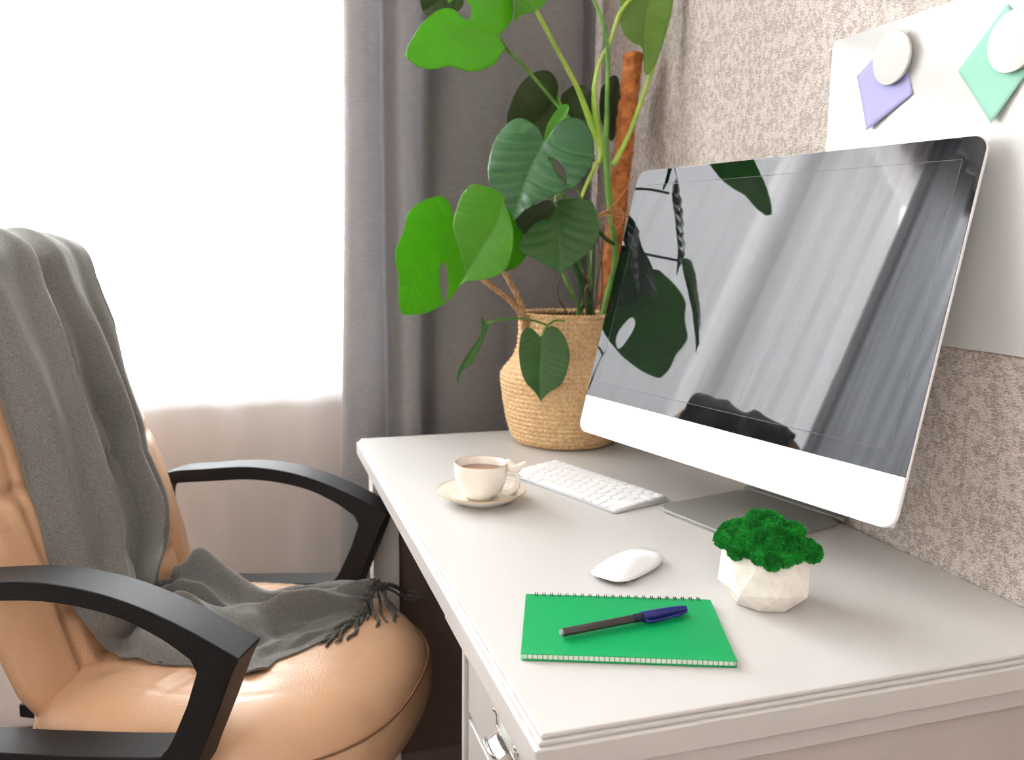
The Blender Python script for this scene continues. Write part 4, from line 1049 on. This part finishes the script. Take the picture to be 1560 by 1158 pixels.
for i in range(NT):
    t_ = i / 9.0          # index of the control point
    a, b = Lc[i], Rc[i]; side = (b - a); 
    fwd = (Lc[min(i + 1, NT - 1)] + Rc[min(i + 1, NT - 1)] - Lc[max(i - 1, 0)] - Rc[max(i - 1, 0)]).normalized()
    nrm = fwd.cross(side.normalized()).normalized()
    hangw = sm(13.2, 11.5, t_)
    if t_ >= 11: nrm = nrm.lerp(Vector((0, 0, 1)) + CF * .1 - CL * .25, sm(11, 13.5, t_)).normalized()
    if nrm.dot(CF + Vector((0, 0, 1))) < 0 and t_ > 3.5: nrm = -nrm
    if t_ <= 3.5 and nrm.dot(-CF + Vector((0, 0, 1.2))) < 0: nrm = -nrm
    row = []
    for k in range(NU + 1):
        u = k / NU
        # hanging folds: two broad panels with a deep valley, wandering with t
        c1 = .40 + .05 * math.sin(t_ * .55) ; c2 = .74 + .04 * math.sin(t_ * .8 + 1)
        hg = .052 * ridge(u, c1, .24, .05) + .042 * ridge(u, c2, .07, .10) + .022 * ridge(u, .12, .06, .10) + .012 * ridge(u, .93, .05, .06)
        hg += .006 * math.sin(u * 30 + t_ * .5) * sm(2, 5, t_) + .010 * noise.noise(Vector((u * 5, t_ * .35, 3))) + .004 * noise.noise(Vector((u * 14, t_ * .9, 7)))
        # folds on the seat
        q_ = t_ - 13
        wa, wb, wc, wd_ = .93 - .035 * q_, .70 - .035 * q_ + .03 * math.sin(q_ * 1.7), .22 + .085 * q_, .10 + .01 * q_
        sg_ = .046 * ridge(u, wa, .08, .07) * (.45 + .30 * math.exp(-((q_ - 2) / 1.6) ** 2)) + .034 * ridge(u, wb, .045, .07) * (.6 + .4 * math.sin(q_ * 1.3))
        sg_ += .040 * ridge(u, wc, .13, .045) * sm(-.5, 1.5, q_) + .018 * ridge(u, wd_, .07, .08) + .020 * ridge(u, .45 - .05 * q_, .04, .06) * sm(4.5, 1, q_)
        sg_ += .022 * noise.noise(Vector((u * 5 + q_ * .5, q_ * .8 - u * 2, 11))) + .009 * noise.noise(Vector((u * 12, q_ * 1.6, 5)))
        endp = sm(19.0, 17.6, t_); sg_ = sg_ * (.55 + .45 * endp)
        h = hg * hangw * (.35 + .65 * sm(3.5, 7.5, t_)) + sg_ * (1 - hangw)
        # gathered: pull points of the strip together so ridges overhang
        uu = u + .018 * math.sin(u * 2 * PI * 3 + t_ * .3) * .6
        p = a.lerp(b, min(1, max(0, uu))) + nrm * h
        # keep it clear of the stuffed backrest and on the seat
        if 3.6 < t_ < 14.5:
            rel = p - CM; l_, s__ = rel.dot(CL), rel.dot(CF); zz = p.z
            for _ in range(2):
                u_ = l_ / back_hw(zz)
                if -.34 < zz < .40 and abs(u_) < 1:
                    need = (back_pt(u_, zz, True) - CM).dot(CF) + .007 + .85 * max(0, h)
                    if s__ < need: p = p + CF * (need - s__); s__ = need
        if t_ > 11.0:
            rel = p - CM; x_, y__ = rel.dot(CF) - SCs, rel.dot(CL)
            q = math.hypot(x_, y__) / seat_r(math.atan2(y__, x_))
            if q < 1: p.z = max(p.z, seat_z(x_, y__) + .004)
        row.append(p)
    rows.append(row)
grid(bm, rows)
bl = empty('throw_blanket', cp(-.3, .05, -.24), 'grey wool throw draped over the chair back and across its seat', 'blanket')
o = obj('woven_cloth', bm, M_blanket, bl); o.modifiers.new('s', 'SOLIDIFY').thickness = .004
# fringe: twisted tassels
rnd = random.Random(11)
def tassel(P, r=.0026):
    bm = new(); pth = catmull(P, 7)
    for ph in (0, PI):
        pts = [p + Vector((math.cos(i * 1.1 + ph), math.sin(i * 1.1 + ph), math.cos(i * .9 + ph) * .6)) * r * .6 for i, p in enumerate(pth)]
        tube(bm, pts, [r * .8, r * .8, r * .7, r * .9, r * .4], 6)
    return obj('tassel', bm, M_tassel, bl)
def sz(px, py, h=.004):
    z = -.25
    for _ in range(6):
        p = on_z(px, py, z); rel = p - CM; x_, y__ = rel.dot(CF) - SCs, rel.dot(CL); q = math.hypot(x_, y__) / seat_r(math.atan2(y__, x_))
        z = (seat_z(x_, y__) if q < 1 else -.30) + h
    return on_z(px, py, z)
def to_px(P):
    v = ROT.transposed() @ (P - CAM); return CX + FPX * v.x / -v.z, CY - FPX * v.y / -v.z
endrow = rows[-1]
for u, ex, ey in ((.99, 640, 904), (.97, 644, 911), (.93, 634, 915), (.88, 606, 938), (.84, 600, 946), (.78, 606, 932), (.72, 590, 948), (.66, 560, 944), (.60, 548, 952), (.54, 574, 954),
                  (.47, 540, 944), (.40, 520, 958), (.33, 530, 974), (.27, 506, 966), (.20, 512, 978), (.14, 494, 972), (.08, 498, 984), (.03, 486, 980)):
    a = endrow[int(u * NU)]; b = rows[-4][int(u * NU)]; out = (a - b).normalized()
    ax, ay = to_px(a); mx_, my_ = ax * .45 + ex * .55 + rnd.uniform(-5, 5), ay * .45 + ey * .55 + rnd.uniform(-1, 6)
    E_ = sz(ex, ey, .003); Mm = sz(mx_, my_, .004)
    tassel([b.lerp(a, .5), a + out * .006 - Vector((0, 0, .003)), (a + Mm) / 2 + Vector((0, 0, .002)), Mm, (Mm + E_) / 2 + Vector((rnd.uniform(-.006, .006), rnd.uniform(-.006, .006), 0)), E_])
